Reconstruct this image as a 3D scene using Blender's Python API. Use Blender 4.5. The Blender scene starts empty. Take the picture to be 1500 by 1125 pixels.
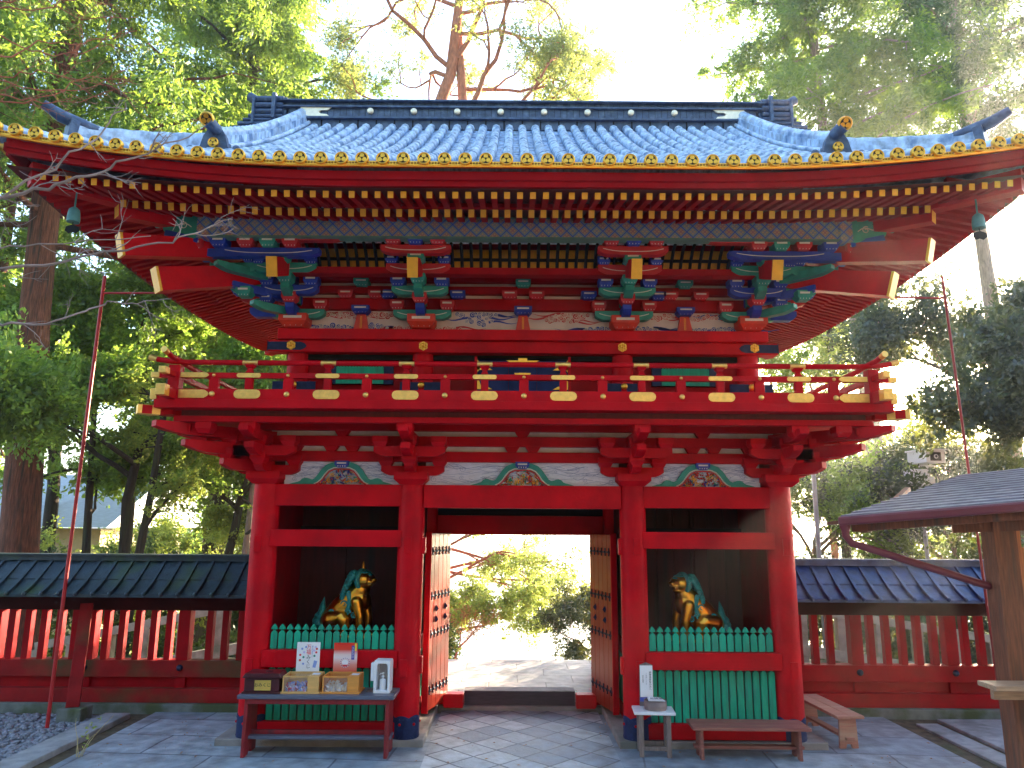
import bpy, math, random
import numpy as np
from mathutils import Vector, Matrix
R = math.radians
S = bpy.context.scene
COL = S.collection
random.seed(7)

# ------------------------------------------------------------------ camera, sky, sun, exposure
cam = bpy.data.objects.new('camera', bpy.data.cameras.new('camera'))
COL.objects.link(cam)
cam.location = (-0.14, -9.5, 2.55)
_F, _T = Vector((0, math.cos(R(11)), math.sin(R(11)))), None
cam.rotation_euler = (Matrix.Rotation(R(101), 3, 'X') @ Matrix.Rotation(R(0.4), 3, 'Z')).to_euler()
cam.data.sensor_width = 36; cam.data.lens = 1080 / 1500 * 36
cam.data.clip_end = 9000
S.camera = cam

SUN_EL, SUN_AZ = 12.6, 34.7          # degrees above the horizon, degrees right of the view direction (+Y)
w = bpy.data.worlds.new('World'); S.world = w; w.use_nodes = True
nt = w.node_tree; nt.nodes.clear()
sky = nt.nodes.new('ShaderNodeTexSky'); sky.sky_type = 'NISHITA'; sky.sun_disc = False
sky.sun_elevation = R(SUN_EL); sky.sun_rotation = R(SUN_AZ)
sky.air_density = 1.0; sky.dust_density = 1.2; sky.ozone_density = 1.5
bg = nt.nodes.new('ShaderNodeBackground'); bg.inputs[1].default_value = 0.15
wo = nt.nodes.new('ShaderNodeOutputWorld')
nt.links.new(sky.outputs[0], bg.inputs[0]); nt.links.new(bg.outputs[0], wo.inputs[0])

sun = bpy.data.objects.new('sun', bpy.data.lights.new('sun', 'SUN')); COL.objects.link(sun)
sun.data.energy = 5.0; sun.data.angle = R(0.5); sun.data.color = (1.0, 0.80, 0.55)
sd = Vector((math.sin(R(SUN_AZ)) * math.cos(R(SUN_EL)), math.cos(R(SUN_AZ)) * math.cos(R(SUN_EL)), math.sin(R(SUN_EL))))
sun.rotation_euler = sd.to_track_quat('Z', 'Y').to_euler()
sun.location = (20, 30, 15)
S.view_settings.view_transform = 'Standard'; S.view_settings.look = 'None'
S.view_settings.gamma = 1.0; S.view_settings.exposure = 3.0
S.cycles.max_bounces = 7; S.cycles.transparent_max_bounces = 6
S.cycles.sample_clamp_indirect = 6

# ------------------------------------------------------------------ materials
def mat(name, col, rough=.5, metal=0., var=.15, vs=6., bump=.0, bs=40., spec=.5, col2=None, c2s=1.2, c2lo=.52, c2hi=.7, leaf=False, stretch=None, bd=.02, orand=0.):
    m = bpy.data.materials.new(name); m.use_nodes = True
    t = m.node_tree; b = t.nodes['Principled BSDF']; L = t.links.new
    b.inputs['Roughness'].default_value = rough; b.inputs['Metallic'].default_value = metal
    b.inputs['Specular IOR Level'].default_value = spec
    tc = t.nodes.new('ShaderNodeTexCoord'); src = tc.outputs['Object']
    if stretch:
        mp = t.nodes.new('ShaderNodeMapping'); mp.inputs['Scale'].default_value = stretch
        L(src, mp.inputs[0]); src = mp.outputs[0]
    n = t.nodes.new('ShaderNodeTexNoise'); n.inputs['Scale'].default_value = vs; n.inputs['Detail'].default_value = 5
    L(src, n.inputs['Vector'])
    r = t.nodes.new('ShaderNodeMapRange'); r.inputs[1].default_value = .3; r.inputs[2].default_value = .7
    r.inputs[3].default_value = 1 - var; r.inputs[4].default_value = 1 + var
    L(n.outputs['Fac'], r.inputs[0]); sc_ = r.outputs[0]
    if orand:
        oi = t.nodes.new('ShaderNodeObjectInfo'); ro = t.nodes.new('ShaderNodeMapRange'); ro.inputs[3].default_value = 1-orand; ro.inputs[4].default_value = 1+orand
        L(oi.outputs['Random'], ro.inputs[0]); mu = t.nodes.new('ShaderNodeMath'); mu.operation = 'MULTIPLY'; L(sc_, mu.inputs[0]); L(ro.outputs[0], mu.inputs[1]); sc_ = mu.outputs[0]
    mx = t.nodes.new('ShaderNodeVectorMath'); mx.operation = 'SCALE'
    mx.inputs[0].default_value = col[:3]; L(sc_, mx.inputs['Scale'])
    out = mx.outputs[0]
    if col2:
        n2 = t.nodes.new('ShaderNodeTexNoise'); n2.inputs['Scale'].default_value = c2s; n2.inputs['Detail'].default_value = 7
        L(src, n2.inputs['Vector'])
        r2 = t.nodes.new('ShaderNodeMapRange'); r2.inputs[1].default_value = c2lo; r2.inputs[2].default_value = c2hi
        L(n2.outputs['Fac'], r2.inputs[0])
        mm = t.nodes.new('ShaderNodeMix'); mm.data_type = 'RGBA'
        L(r2.outputs[0], mm.inputs[0]); L(out, mm.inputs[6]); mm.inputs[7].default_value = (*col2[:3], 1)
        out = mm.outputs[2]
    L(out, b.inputs['Base Color'])
    if bump:
        n3 = t.nodes.new('ShaderNodeTexNoise'); n3.inputs['Scale'].default_value = bs; n3.inputs['Detail'].default_value = 4
        L(src, n3.inputs['Vector'])
        bp = t.nodes.new('ShaderNodeBump'); bp.inputs['Strength'].default_value = bump; bp.inputs['Distance'].default_value = bd
        L(n3.outputs['Fac'], bp.inputs['Height']); L(bp.outputs[0], b.inputs['Normal'])
    return m

def leafmat(name, c1, c2, rough=.55, trans=.45, tcol=None):
    m = bpy.data.materials.new(name); m.use_nodes = True
    t = m.node_tree; L = t.links.new; t.nodes.clear()
    o = t.nodes.new('ShaderNodeOutputMaterial'); p = t.nodes.new('ShaderNodeBsdfPrincipled')
    g = t.nodes.new('ShaderNodeNewGeometry'); mx = t.nodes.new('ShaderNodeMix'); mx.data_type = 'RGBA'
    mx.inputs[6].default_value = (*c1, 1); mx.inputs[7].default_value = (*c2, 1)
    L(g.outputs['Random Per Island'], mx.inputs[0]); L(mx.outputs[2], p.inputs['Base Color'])
    p.inputs['Roughness'].default_value = rough
    tr = t.nodes.new('ShaderNodeBsdfTranslucent')
    tc = tcol or (min(c2[0] * 2.6, .8), min(c2[1] * 2.2, .8), c2[2] * .8)
    mt = t.nodes.new('ShaderNodeMix'); mt.data_type = 'RGBA'
    mt.inputs[6].default_value = (tc[0] * .6, tc[1] * .7, tc[2], 1); mt.inputs[7].default_value = (*tc, 1)
    L(g.outputs['Random Per Island'], mt.inputs[0]); L(mt.outputs[2], tr.inputs[0])
    ms = t.nodes.new('ShaderNodeMixShader'); ms.inputs[0].default_value = trans
    L(p.outputs[0], ms.inputs[1]); L(tr.outputs[0], ms.inputs[2]); L(ms.outputs[0], o.inputs[0])
    return m

RED = mat('red_lacquer', (.54, .0012, .009), .5, var=.16, vs=3.5, bump=.22, bs=24, spec=.13, col2=(.34, .003, .010), c2s=2.4, c2lo=.5, c2hi=.8, orand=.07)
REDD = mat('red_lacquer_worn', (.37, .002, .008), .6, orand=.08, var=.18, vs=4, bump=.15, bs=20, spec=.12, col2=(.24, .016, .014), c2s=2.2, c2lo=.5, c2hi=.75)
REDW = mat('red_wood_mossy', (.30, .010, .012), .75, var=.25, vs=5, bump=.25, bs=25, spec=.2, col2=(.10, .07, .03), c2s=1.6, c2lo=.45, c2hi=.7)
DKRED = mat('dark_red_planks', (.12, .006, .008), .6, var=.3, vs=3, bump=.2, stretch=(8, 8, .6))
DKBEAM = mat('dark_beam_paint', (.05, .006, .006), .7, var=.25, vs=4, spec=.1)
BLK = mat('black_lacquer', (.008, .008, .010), .6, var=.3, vs=8, spec=.15)
GOLD = mat('gilt_metal', (.88, .47, .07), .36, 1.0, var=.12, vs=12, bump=.15, bs=60)
GOLDP = mat('pale_gilt_metal', (.92, .58, .17), .42, 1.0, var=.12, vs=20, bump=.2, bs=80)
GOLDM = mat('gold_paint', (.85, .40, .03), .45, 0.15, var=.10, vs=10)
GREEN = mat('green_paint', (.01, .36, .22), .6, orand=.13, var=.14, vs=5, bump=.08, bs=30, spec=.3, stretch=(6, 6, 1), col2=(.03, .22, .16), c2s=4, c2lo=.48, c2hi=.75)
TEAL = mat('teal_paint', (.025, .27, .21), .5, var=.18, vs=10)
TEALB = mat('blue_green_mane', (.02, .26, .27), .5, var=.35, vs=25, bump=.5, bs=60)
EAVE = mat('shade_darkened_eave_red', (.36, .0012, .006), .6, var=.14, vs=4, bump=.15, bs=20, spec=.1, orand=.08)  # red darkened so the shade under the eaves sits in its colour
BLUE = mat('blue_paint', (.010, .04, .36), .5, var=.2, vs=10)
ORED = mat('orange_red_paint', (.60, .035, .012), .5, var=.15, vs=9)
REDB = mat('bright_red_paint', (.50, .012, .02), .5, var=.15, vs=9)
WHITE = mat('white_plaster', (.72, .67, .68), .8, var=.06, vs=8, col2=(.60, .50, .50), c2s=3)
PALE = mat('pale_line_paint', (.70, .62, .55), .6, var=.1)
TILE = mat('copper_roof_tile', (.44, .57, .74), .38, var=.45, vs=11, bump=.35, bs=30, spec=.6, col2=(.12, .22, .40), c2s=7, c2lo=.5, c2hi=.68, stretch=(1.5, .6, .6))  # base paled to hold the sky's sheen on the slopes in its colour
TILED = mat('dark_roof_tile', (.035, .065, .14), .38, var=.35, vs=14, bump=.35, bs=40, spec=.6, col2=(.12, .18, .28), c2s=8, c2lo=.5, c2hi=.8)
TILEF = mat('fence_roof_copper', (.018, .045, .15), .4, var=.35, vs=9, bump=.2, bs=40, spec=.6, col2=(.05, .11, .26), c2s=5, c2lo=.5, c2hi=.8)
TILEM = mat('mossy_fence_roof_copper', (.02, .04, .06), .5, var=.4, vs=9, bump=.3, bs=40, col2=(.04, .08, .025), c2s=2.2, c2lo=.52, c2hi=.75)
METAL = mat('dark_iron', (.03, .04, .09), .4, .6, var=.3, vs=20, bump=.1)
BLUMET = mat('blue_black_metal', (.010, .022, .085), .5, .0, spec=.25, var=.3, vs=15, bump=.15)
STONE = mat('grey_stone', (.30, .31, .33), .85, var=.22, vs=7, bump=.4, bs=60, col2=(.17, .18, .17), c2s=2.4)
STONEM = mat('mossy_stone', (.16, .18, .17), .9, var=.25, vs=7, bump=.5, bs=50, col2=(.08, .10, .045), c2s=2.5, c2lo=.45, c2hi=.62)
STONEY = mat('sandy_stone', (.40, .35, .26), .9, var=.2, vs=8, bump=.4, bs=50, col2=(.2, .2, .12), c2s=3)
WOODR = mat('reddish_wood', (.26, .085, .07), .55, var=.25, vs=5, bump=.2, bs=20, stretch=(1, 9, 9), col2=(.38, .18, .12), c2s=3, c2lo=.52, c2hi=.8)
WOODG = mat('weathered_wood', (.20, .15, .14), .7, var=.3, vs=6, bump=.3, bs=20, stretch=(9, 9, 1))
WOODP = mat('post_wood', (.20, .065, .030), .65, var=.35, vs=6, bump=.3, bs=20, stretch=(9, 9, .7), col2=(.09, .05, .035), c2s=2)
WOODL = mat('light_box_wood', (.72, .42, .14), .5, var=.12, vs=6, stretch=(1, 8, 8), bump=.08)
WOODO = mat('orange_box_wood', (.72, .30, .06), .5, var=.12, vs=6, stretch=(1, 8, 8), bump=.08)
TABLE = mat('dark_table_wood', (.24, .012, .018), .45, var=.3, vs=6, bump=.15, bs=20, stretch=(2, 2, 1), col2=(.09, .03, .04), c2s=5, c2lo=.55, c2hi=.8)
TTOP = mat('table_top_wood', (.11, .12, .17), .35, var=.25, vs=9, bump=.1, stretch=(1, 9, 9))
BOXD = mat('dark_lacquer_box', (.07, .012, .016), .3, var=.25, vs=8)
PAPER = mat('white_paper', (.85, .84, .88), .5, var=.02)
PLAS = mat('white_plastic', (.82, .82, .86), .3, var=.03)
INK = mat('black_ink', (.02, .02, .03), .6)
BRASS = mat('brass_plate', (.75, .52, .12), .4, .5, var=.08)
BARK = mat('cedar_bark', (.20, .065, .035), .9, var=.55, vs=6, bump=1.0, bs=9, bd=.07, stretch=(6, 6, .5), col2=(.05, .03, .022), c2s=2.2)
BARKD = mat('dark_bark', (.045, .03, .022), .9, var=.4, vs=5, bump=.8, bs=12, bd=.07, stretch=(6, 6, .5), col2=(.06, .07, .03), c2s=1.6)
BARKP = mat('red_pine_bark', (.38, .13, .06), .9, var=.35, vs=5, bump=.7, bs=10, bd=.07, stretch=(3, 3, 1))
BARKG = mat('pale_bark', (.30, .22, .18), .9, var=.35, vs=5, bump=.5, bs=12, bd=.07, stretch=(4, 4, .8))
TWIG = mat('bare_twig_bark', (.30, .22, .20), .8, var=.3, vs=6)
TWIGR = mat('reddish_twig_bark', (.42, .13, .08), .8, var=.3, vs=6)

L_CEDAR = leafmat('cedar_needles', (.035, .085, .020), (.10, .18, .025), .6, .50, (.40, .55, .06))
L_DARK = leafmat('dark_evergreen_leaves', (.016, .045, .024), (.05, .11, .035), .4, .30, (.30, .42, .06))
L_BROAD = leafmat('bright_evergreen_leaves', (.055, .125, .028), (.15, .24, .035), .4, .50, (.50, .68, .08))
L_PINE = leafmat('pine_needles', (.05, .09, .025), (.12, .16, .03), .6, .50, (.58, .62, .12))
L_GLOSS = leafmat('glossy_camellia_leaves', (.020, .050, .070), (.04, .085, .085), .26, .25, (.42, .42, .05))
L_AUT = leafmat('autumn_leaves', (.26, .08, .03), (.40, .20, .05), .6, .5, (.75, .36, .12))
WGOLD = mat('glare_paled_gilding', (.95, .86, .66), .5, .5, var=.08, vs=20)  # gilding whitened, with the glare on the ridge fittings put into its colour
L_YEL = leafmat('yellow_green_leaves', (.10, .16, .02), (.24, .24, .03), .5, .55, (.66, .74, .14))

# ------------------------------------------------------------------ mesh helpers
class MB:
    def __init__(s): s.v = []; s.f = []; s.m = []; s.sm = []
    def add(s, vs, fs, m=0, smooth=False):
        o = len(s.v); s.v += [tuple(p) for p in vs]
        for f in fs: s.f.append([i + o for i in f]); s.m.append(m); s.sm.append(smooth)
    def box(s, x0, x1, y0, y1, z0, z1, m=0):
        if x0 > x1: x0, x1 = x1, x0
        if y0 > y1: y0, y1 = y1, y0
        s.add([(x0,y0,z0),(x1,y0,z0),(x1,y1,z0),(x0,y1,z0),(x0,y0,z1),(x1,y0,z1),(x1,y1,z1),(x0,y1,z1)],
              [(0,3,2,1),(4,5,6,7),(0,1,5,4),(1,2,6,5),(2,3,7,6),(3,0,4,7)], m)
        return s
    def beam(s, a, b, w, h, m=0, mend=None, up=(0,0,1), hb=None):
        a = Vector(a); b = Vector(b); d = (b - a).normalized(); u = Vector(up)
        side = d.cross(u).normalized(); u2 = side.cross(d).normalized() if abs(d.z) < .999 else Vector(up)
        hb = hb or h
        vs = []
        for p, hh in ((a, h), (b, hb)):
            for sx, sz in ((-1,-1),(1,-1),(1,1),(-1,1)): vs.append(p + side*sx*w/2 + u2*sz*hh/2)
        s.add(vs, [(0,1,5,4),(1,2,6,5),(2,3,7,6),(3,0,4,7),(0,3,2,1)], m)
        s.add(vs[4:], [(0,1,2,3)], m if mend is None else mend)
        return s
    def prism(s, poly, o, u, v, d, m=0):
        # poly in (u,v) plane at origin o, thickness vector d
        o = Vector(o); u = Vector(u); v = Vector(v); d = Vector(d); n = len(poly)
        a = [o + u*p[0] + v*p[1] for p in poly]; b = [p + d for p in a]
        fs = [tuple(range(n)), tuple(range(2*n-1, n-1, -1))]
        fs += [(i, i+n, (i+1)%n+n, (i+1)%n) for i in range(n)]
        s.add(a + b, fs, m); return s
    def tube(s, pts, r, n=8, m=0, cap=True, smooth=True):
        pts = [Vector(p) for p in pts]; k = len(pts)
        if not hasattr(r, '__len__'): r = [r]*k
        ref = Vector((0,0,1)); vs = []
        d0 = (pts[1]-pts[0]).normalized()
        if abs(d0.dot(ref)) > .9: ref = Vector((1,0,0))
        for i, p in enumerate(pts):
            d = (pts[min(i+1,k-1)] - pts[max(i-1,0)]).normalized()
            a = ref - d*ref.dot(d)
            if a.length < 1e-4: a = d.orthogonal()
            a.normalize(); b = d.cross(a); ref = a
            for j in range(n):
                t = 2*math.pi*j/n; vs.append(p + (a*math.cos(t) + b*math.sin(t))*r[i])
        fs = [(i*n+j, i*n+(j+1)%n, (i+1)*n+(j+1)%n, (i+1)*n+j) for i in range(k-1) for j in range(n)]
        s.add(vs, fs, m, smooth)
        if cap:
            s.add(vs[:n], [tuple(range(n-1,-1,-1))], m); s.add(vs[-n:], [tuple(range(n))], m)
        return s
    def lathe(s, prof, c=(0,0,0), n=16, m=0, axis='z', smooth=True):
        vs = []
        for r, h in prof:
            for j in range(n):
                t = 2*math.pi*j/n; x, y = r*math.cos(t), r*math.sin(t)
                p = (x, y, h) if axis == 'z' else ((x, h, y) if axis == 'y' else (h, x, y))
                vs.append((p[0]+c[0], p[1]+c[1], p[2]+c[2]))
        k = len(prof)
        fs = [(i*n+j, i*n+(j+1)%n, (i+1)*n+(j+1)%n, (i+1)*n+j) for i in range(k-1) for j in range(n)]
        s.add(vs, fs, m, smooth)
        s.add(vs[:n], [tuple(range(n-1,-1,-1))], m); s.add(vs[-n:], [tuple(range(n))], m)
        return s
    def ell(s, c, r, m=0, n=12, k=8, rot=None):
        vs = []; r = r if hasattr(r, '__len__') else (r,r,r)
        for i in range(k+1):
            ph = math.pi*i/k
            for j in range(n):
                t = 2*math.pi*j/n
                p = Vector((r[0]*math.sin(ph)*math.cos(t), r[1]*math.sin(ph)*math.sin(t), r[2]*math.cos(ph)))
                if rot is not None: p = rot @ p
                vs.append(p + Vector(c))
        s.add(vs, [(i*n+j, i*n+(j+1)%n, (i+1)*n+(j+1)%n, (i+1)*n+j) for i in range(k) for j in range(n)], m, True)
        return s
    def frust(s, c, w0, w1, z0, z1, m=0, d0=None, d1=None):
        d0 = d0 or w0; d1 = d1 or w1; x, y = c; vs = []
        for ww, dd, z in ((w0, d0, z0), (w1, d1, z1)):
            vs += [(x-ww/2,y-dd/2,z),(x+ww/2,y-dd/2,z),(x+ww/2,y+dd/2,z),(x-ww/2,y+dd/2,z)]
        s.add(vs, [(0,3,2,1),(4,5,6,7),(0,1,5,4),(1,2,6,5),(2,3,7,6),(3,0,4,7)], m); return s
    def mesh(s, name, mats):
        me = bpy.data.meshes.new(name); me.from_pydata(s.v, [], s.f)
        mats = mats if isinstance(mats, (list, tuple)) else [mats]
        for x in mats: me.materials.append(x)
        me.polygons.foreach_set('material_index', s.m); me.polygons.foreach_set('use_smooth', s.sm)
        me.update(); return me
    def build(s, name, mats, parent=None, bev=0, **tags):
        o = bpy.data.objects.new(name, s.mesh(name, mats)); COL.objects.link(o)
        if parent is not None: o.parent = parent
        if bev:
            b = o.modifiers.new('bevel', 'BEVEL'); b.width = bev; b.segments = 2; b.limit_method = 'ANGLE'; b.angle_limit = R(40)
        for k, v in tags.items(): o[k] = v
        return o

def tag(o, label, cat, group=None):
    o['label'] = label; o['category'] = cat
    if group: o['group'] = group
    return o
def thing(name, label, cat, loc=(0,0,0), rz=0, group=None):
    o = bpy.data.objects.new(name, None); COL.objects.link(o); o.empty_display_size = .2
    o.location = loc; o.rotation_euler = (0,0,rz); return tag(o, label, cat, group)
def copy_part(o, parent, loc=None):
    c = o.copy(); COL.objects.link(c); c.parent = parent
    if loc is not None: c.location = loc
    return c
def dup(root, label, loc=None, rz=None, scale=None, group=None):
    r = root.copy(); COL.objects.link(r); r['label'] = label
    if loc is not None: r.location = loc
    if rz is not None: r.rotation_euler = (0,0,rz)
    if scale is not None: r.scale = scale if hasattr(scale, '__len__') else (scale,)*3
    if group: r['group'] = group
    for ch in list(root.children):
        c = ch.copy(); COL.objects.link(c); c.parent = r
        for g in ch.children:
            d = g.copy(); COL.objects.link(d); d.parent = c
    return r

# ------------------------------------------------------------------ the setting
def grid_sheet(name, xs, ys, zf, m, **tags):
    b = MB(); vs = [(x, y, zf(x, y)) for y in ys for x in xs]; n = len(xs)
    b.add(vs, [(j*n+i, j*n+i+1, (j+1)*n+i+1, (j+1)*n+i) for j in range(len(ys)-1) for i in range(n-1)], 0, True)
    return b.build(name, m, **tags)
def smooth(t): t = max(0., min(1., t)); return t*t*(3-2*t)
def terr(x, y):
    z = -.03
    # the hill falls away behind the gate along the stairs, and slowly everywhere further out
    k = smooth((4 - abs(x)) / 2.5)
    if y > 4.7: z -= k*.62*(y-4.7)
    if y > 7: z -= (1-k)*.0*(y-7)
    r = math.hypot(x, y)
    if y > 30: z -= .5*(y-30)
    if abs(x) > 45: z -= .4*(abs(x)-45)
    if y < -12: z += 13*smooth((-13-y)/18)
    if 6 < y: z -= .22*(y-6)*(1-k)
    return max(z, -70) + .05*math.sin(x*1.3)*math.sin(y*.9+x*.4)*(1 if y > 5 or abs(x) > 8 else 0)
SOIL = mat('leaf_litter_soil', (.10, .075, .045), .95, var=.45, vs=9, bump=.6, bs=30, col2=(.05, .07, .02), c2s=1.1)
xs = [-900,-400,-200,-120,-90,-70,-55] + [x*1.5 for x in range(-30,31)] + [55,70,90,120,200,400,900]
ys = [-90,-60,-40,-32,-28,-24,-21,-18,-15,-13.5,-12,-10,-8,-6,-4,-2,0,2,3,4,4.5,4.9] + [5.5+.9*i for i in range(38)] + [44,50,60,80,110,150,190,260]
grid_sheet('ground', xs, ys, terr, SOIL, kind='structure')
SEA = mat('sea_water', (.05, .10, .13), .22, var=.1, vs=.05, bump=.3, bs=.6, spec=.6)
b = MB(); b.add([(-6000,100,-58),(6000,100,-58),(6000,8000,-58),(-6000,8000,-58)], [(0,1,2,3)])
b.build('sea', SEA, kind='structure')

def paving(name, c1, c2, mortar, size, rot, off=.5, sq=1.0, msz=.012):
    m = bpy.data.materials.new(name); m.use_nodes = True; t = m.node_tree; L = t.links.new
    p = t.nodes['Principled BSDF']; tc = t.nodes.new('ShaderNodeTexCoord'); mp = t.nodes.new('ShaderNodeMapping')
    mp.inputs['Rotation'].default_value = (0, 0, rot); L(tc.outputs['Object'], mp.inputs[0])
    # slight wobble of the joints
    nz = t.nodes.new('ShaderNodeTexNoise'); nz.inputs['Scale'].default_value = 2.5; nz.inputs['Detail'].default_value = 3
    L(mp.outputs[0], nz.inputs['Vector'])
    sc = t.nodes.new('ShaderNodeVectorMath'); sc.operation = 'MULTIPLY_ADD'; sc.inputs[1].default_value = (.05,.05,0)
    L(nz.outputs['Color'], sc.inputs[0]); L(mp.outputs[0], sc.inputs[2])
    br = t.nodes.new('ShaderNodeTexBrick'); L(sc.outputs[0], br.inputs['Vector'])
    br.offset = off; br.inputs['Scale'].default_value = 1.0
    br.inputs['Brick Width'].default_value = size*sq; br.inputs['Row Height'].default_value = size
    br.inputs['Mortar Size'].default_value = msz; br.inputs['Mortar Smooth'].default_value = .3
    br.inputs['Color1'].default_value = (*c1, 1); br.inputs['Color2'].default_value = (*c2, 1); br.inputs['Mortar'].default_value = (*mortar, 1)
    n = t.nodes.new('ShaderNodeTexNoise'); n.inputs['Scale'].default_value = 5; n.inputs['Detail'].default_value = 8
    L(tc.outputs['Object'], n.inputs['Vector'])
    r = t.nodes.new('ShaderNodeMapRange'); r.inputs[1].default_value = .3; r.inputs[2].default_value = .7; r.inputs[3].default_value = .62; r.inputs[4].default_value = 1.3
    L(n.outputs['Fac'], r.inputs[0])
    sv = t.nodes.new('ShaderNodeVectorMath'); sv.operation = 'SCALE'; L(r.outputs[0], sv.inputs['Scale'])
    n4 = t.nodes.new('ShaderNodeTexNoise'); n4.inputs['Scale'].default_value = 1.4; n4.inputs['Detail'].default_value = 9; n4.inputs['Roughness'].default_value = .65; L(tc.outputs['Object'], n4.inputs['Vector'])
    r4 = t.nodes.new('ShaderNodeMapRange'); r4.inputs[1].default_value = .50; r4.inputs[2].default_value = .72; r4.inputs[4].default_value = .65; L(n4.outputs['Fac'], r4.inputs[0])
    m4 = t.nodes.new('ShaderNodeMix'); m4.data_type = 'RGBA'; L(r4.outputs[0], m4.inputs[0]); L(br.outputs['Color'], m4.inputs[6]); m4.inputs[7].default_value = (.17,.16,.15,1); L(m4.outputs[2], sv.inputs[0])
    L(sv.outputs[0], p.inputs['Base Color'])
    rr = t.nodes.new('ShaderNodeMapRange'); rr.inputs[3].default_value = .45; rr.inputs[4].default_value = .8; L(n.outputs['Fac'], rr.inputs[0]); L(rr.outputs[0], p.inputs['Roughness'])
    n2 = t.nodes.new('ShaderNodeTexNoise'); n2.inputs['Scale'].default_value = 22; n2.inputs['Detail'].default_value = 6
    L(tc.outputs['Object'], n2.inputs['Vector'])
    ad = t.nodes.new('ShaderNodeMath'); ad.operation = 'SUBTRACT'; L(n2.outputs['Fac'], ad.inputs[0]); L(br.outputs['Fac'], ad.inputs[1])
    bp = t.nodes.new('ShaderNodeBump'); bp.inputs['Strength'].default_value = .6; bp.inputs['Distance'].default_value = .012
    L(ad.outputs[0], bp.inputs['Height']); L(bp.outputs[0], p.inputs['Normal'])
    return m
PAVE = paving('large_paving_slabs', (.20,.25,.31), (.33,.38,.43), (.13,.15,.19), .75, R(4), .4, 1.9, .014)
DIAM = paving('diamond_paving', (.19,.24,.31), (.47,.51,.54), (.09,.10,.13), .36, R(45), 0, 1.15, .014)
BACKP = paving('rear_landing_slabs', (.50,.50,.50), (.60,.59,.57), (.30,.29,.28), .55, R(0), .5, 1.6, .012)
b = MB(); b.box(-5.05,-1.10,-9,1.45,-.5,0); b.box(1.10,5.04,-9,1.45,-.5,0); b.box(-1.10,1.10,-9,-1.55,-.2,0)
b.build('pavement', PAVE, kind='structure')
b = MB(); b.box(-1.10,1.10,-1.55,1.62,-.2,.002); b.build('path', DIAM, kind='structure')
b = MB(); b.box(-3.6,3.6,1.95,4.75,-.6,.17); b.box(-1.9,1.9,4.755,5.1,-.9,.04); b.box(-1.9,1.9,5.105,5.5,-1.3,-.14)
b.build('rear_landing', BACKP, kind='structure', bev=.015)
b = MB()
for i in range(30):                                    # the stairs going down behind
    b.box(-1.9,1.9,5.505+.38*i,5.5+.38*(i+1),-1.8-.22*i,-.30-.22*i)
b.build('rear_stairs', BACKP, kind='structure')
# stone curb, drains, gravel
b = MB(); b.box(-5.64,-5.29,-9,1.2,-.5,.04); b.build('kerb', STONE, kind='structure', bev=.012)
b = MB(); b.box(5.32,5.62,-9,1.1,-.25,.0); b.box(5.72,7.6,-9,1.3,-.25,.01)
b.build('side_pavement', STONE, kind='structure', bev=.012)
b = MB(); b.box(-5.285,-5.055,-9,1.42,-.5,-.24); b.box(5.045,5.315,-9,1.45,-.6,-.30); b.box(5.622,5.718,-9,1.1,-.4,-.10); b.build('drain', mat('drain_mud',(.03,.025,.02),.95,var=.4,bump=.5), kind='structure')
GRAV = mat('gravel_bed', (.22, .23, .27), .9, var=.5, vs=30, bump=1., bs=35)
b = MB(); b.box(-12,-5.645,-9,1.3,-.3,-.02); b.build('gravel_bed', GRAV, kind='structure')
rng = np.random.default_rng(3)
def stones(name, x0, x1, y0, y1, n, z, m, s0=.02, s1=.05, **tags):
    b = MB()
    for i in range(n):
        x, y = rng.uniform(x0,x1), rng.uniform(y0,y1); s = rng.uniform(s0,s1)
        rot = Matrix.Rotation(rng.uniform(0,6.3),3,'Z') @ Matrix.Rotation(rng.uniform(-.4,.4),3,'X')
        b.ell((x,y,z), (s*1.4,s,s*.6), 0, 6, 4, rot)
    return b.build(name, m, **tags)
stones('gravel', -8.3,-5.66,-1.6,1.28, 1500, -.01, GRAV, kind='stuff', label='loose grey gravel stones between the stone kerb and the red fence')

def leaf_bits(name, x0,x1,y0,y1,z,n,m,**tags):
    b = MB()
    for i in range(n):
        x,y = rng.uniform(x0,x1), rng.uniform(y0,y1); a = rng.uniform(0,6.3); s = rng.uniform(.012,.03)
        c,sn = math.cos(a)*s, math.sin(a)*s
        b.add([(x-c,y-sn,z),(x+sn*.4,y-c*.4,z+.006),(x+c,y+sn,z+.002),(x-sn*.4,y+c*.4,z+.008)], [(0,1,2,3)])
    return b.build(name, m, **tags)
leaf_bits('fallen_leaves', -5,5,-1.8,1.2,.006,150, L_AUT, kind='stuff', label='small brown fallen leaves scattered over the pavement')

# ------------------------------------------------------------------ the gate
G = thing('temple_gate', 'two-storey red lacquered gate with gold-edged tiled roof and balcony, doors open', 'gate', (0, 0, 0))
def part(b, name, mats, parent=None, bev=0, **t): return b.build(name, mats, parent or G, bev, **t)
def lift(d): return .345*max(0., (3.6-max(d,-.2))/3.6)**2

# stone plinth
b = MB(); b.box(-3.62,-1.16,-.17,3.9,-.1,.08); b.box(1.16,3.62,-.17,3.9,-.1,.08); b.box(-1.16,1.16,1.625,1.95,-.1,.055)
part(b, 'stone_plinth', mat('plinth_stone', (.28,.26,.25), .85, var=.2, vs=6, bump=.4, bs=60, col2=(.17,.16,.14)), bev=.012)

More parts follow.
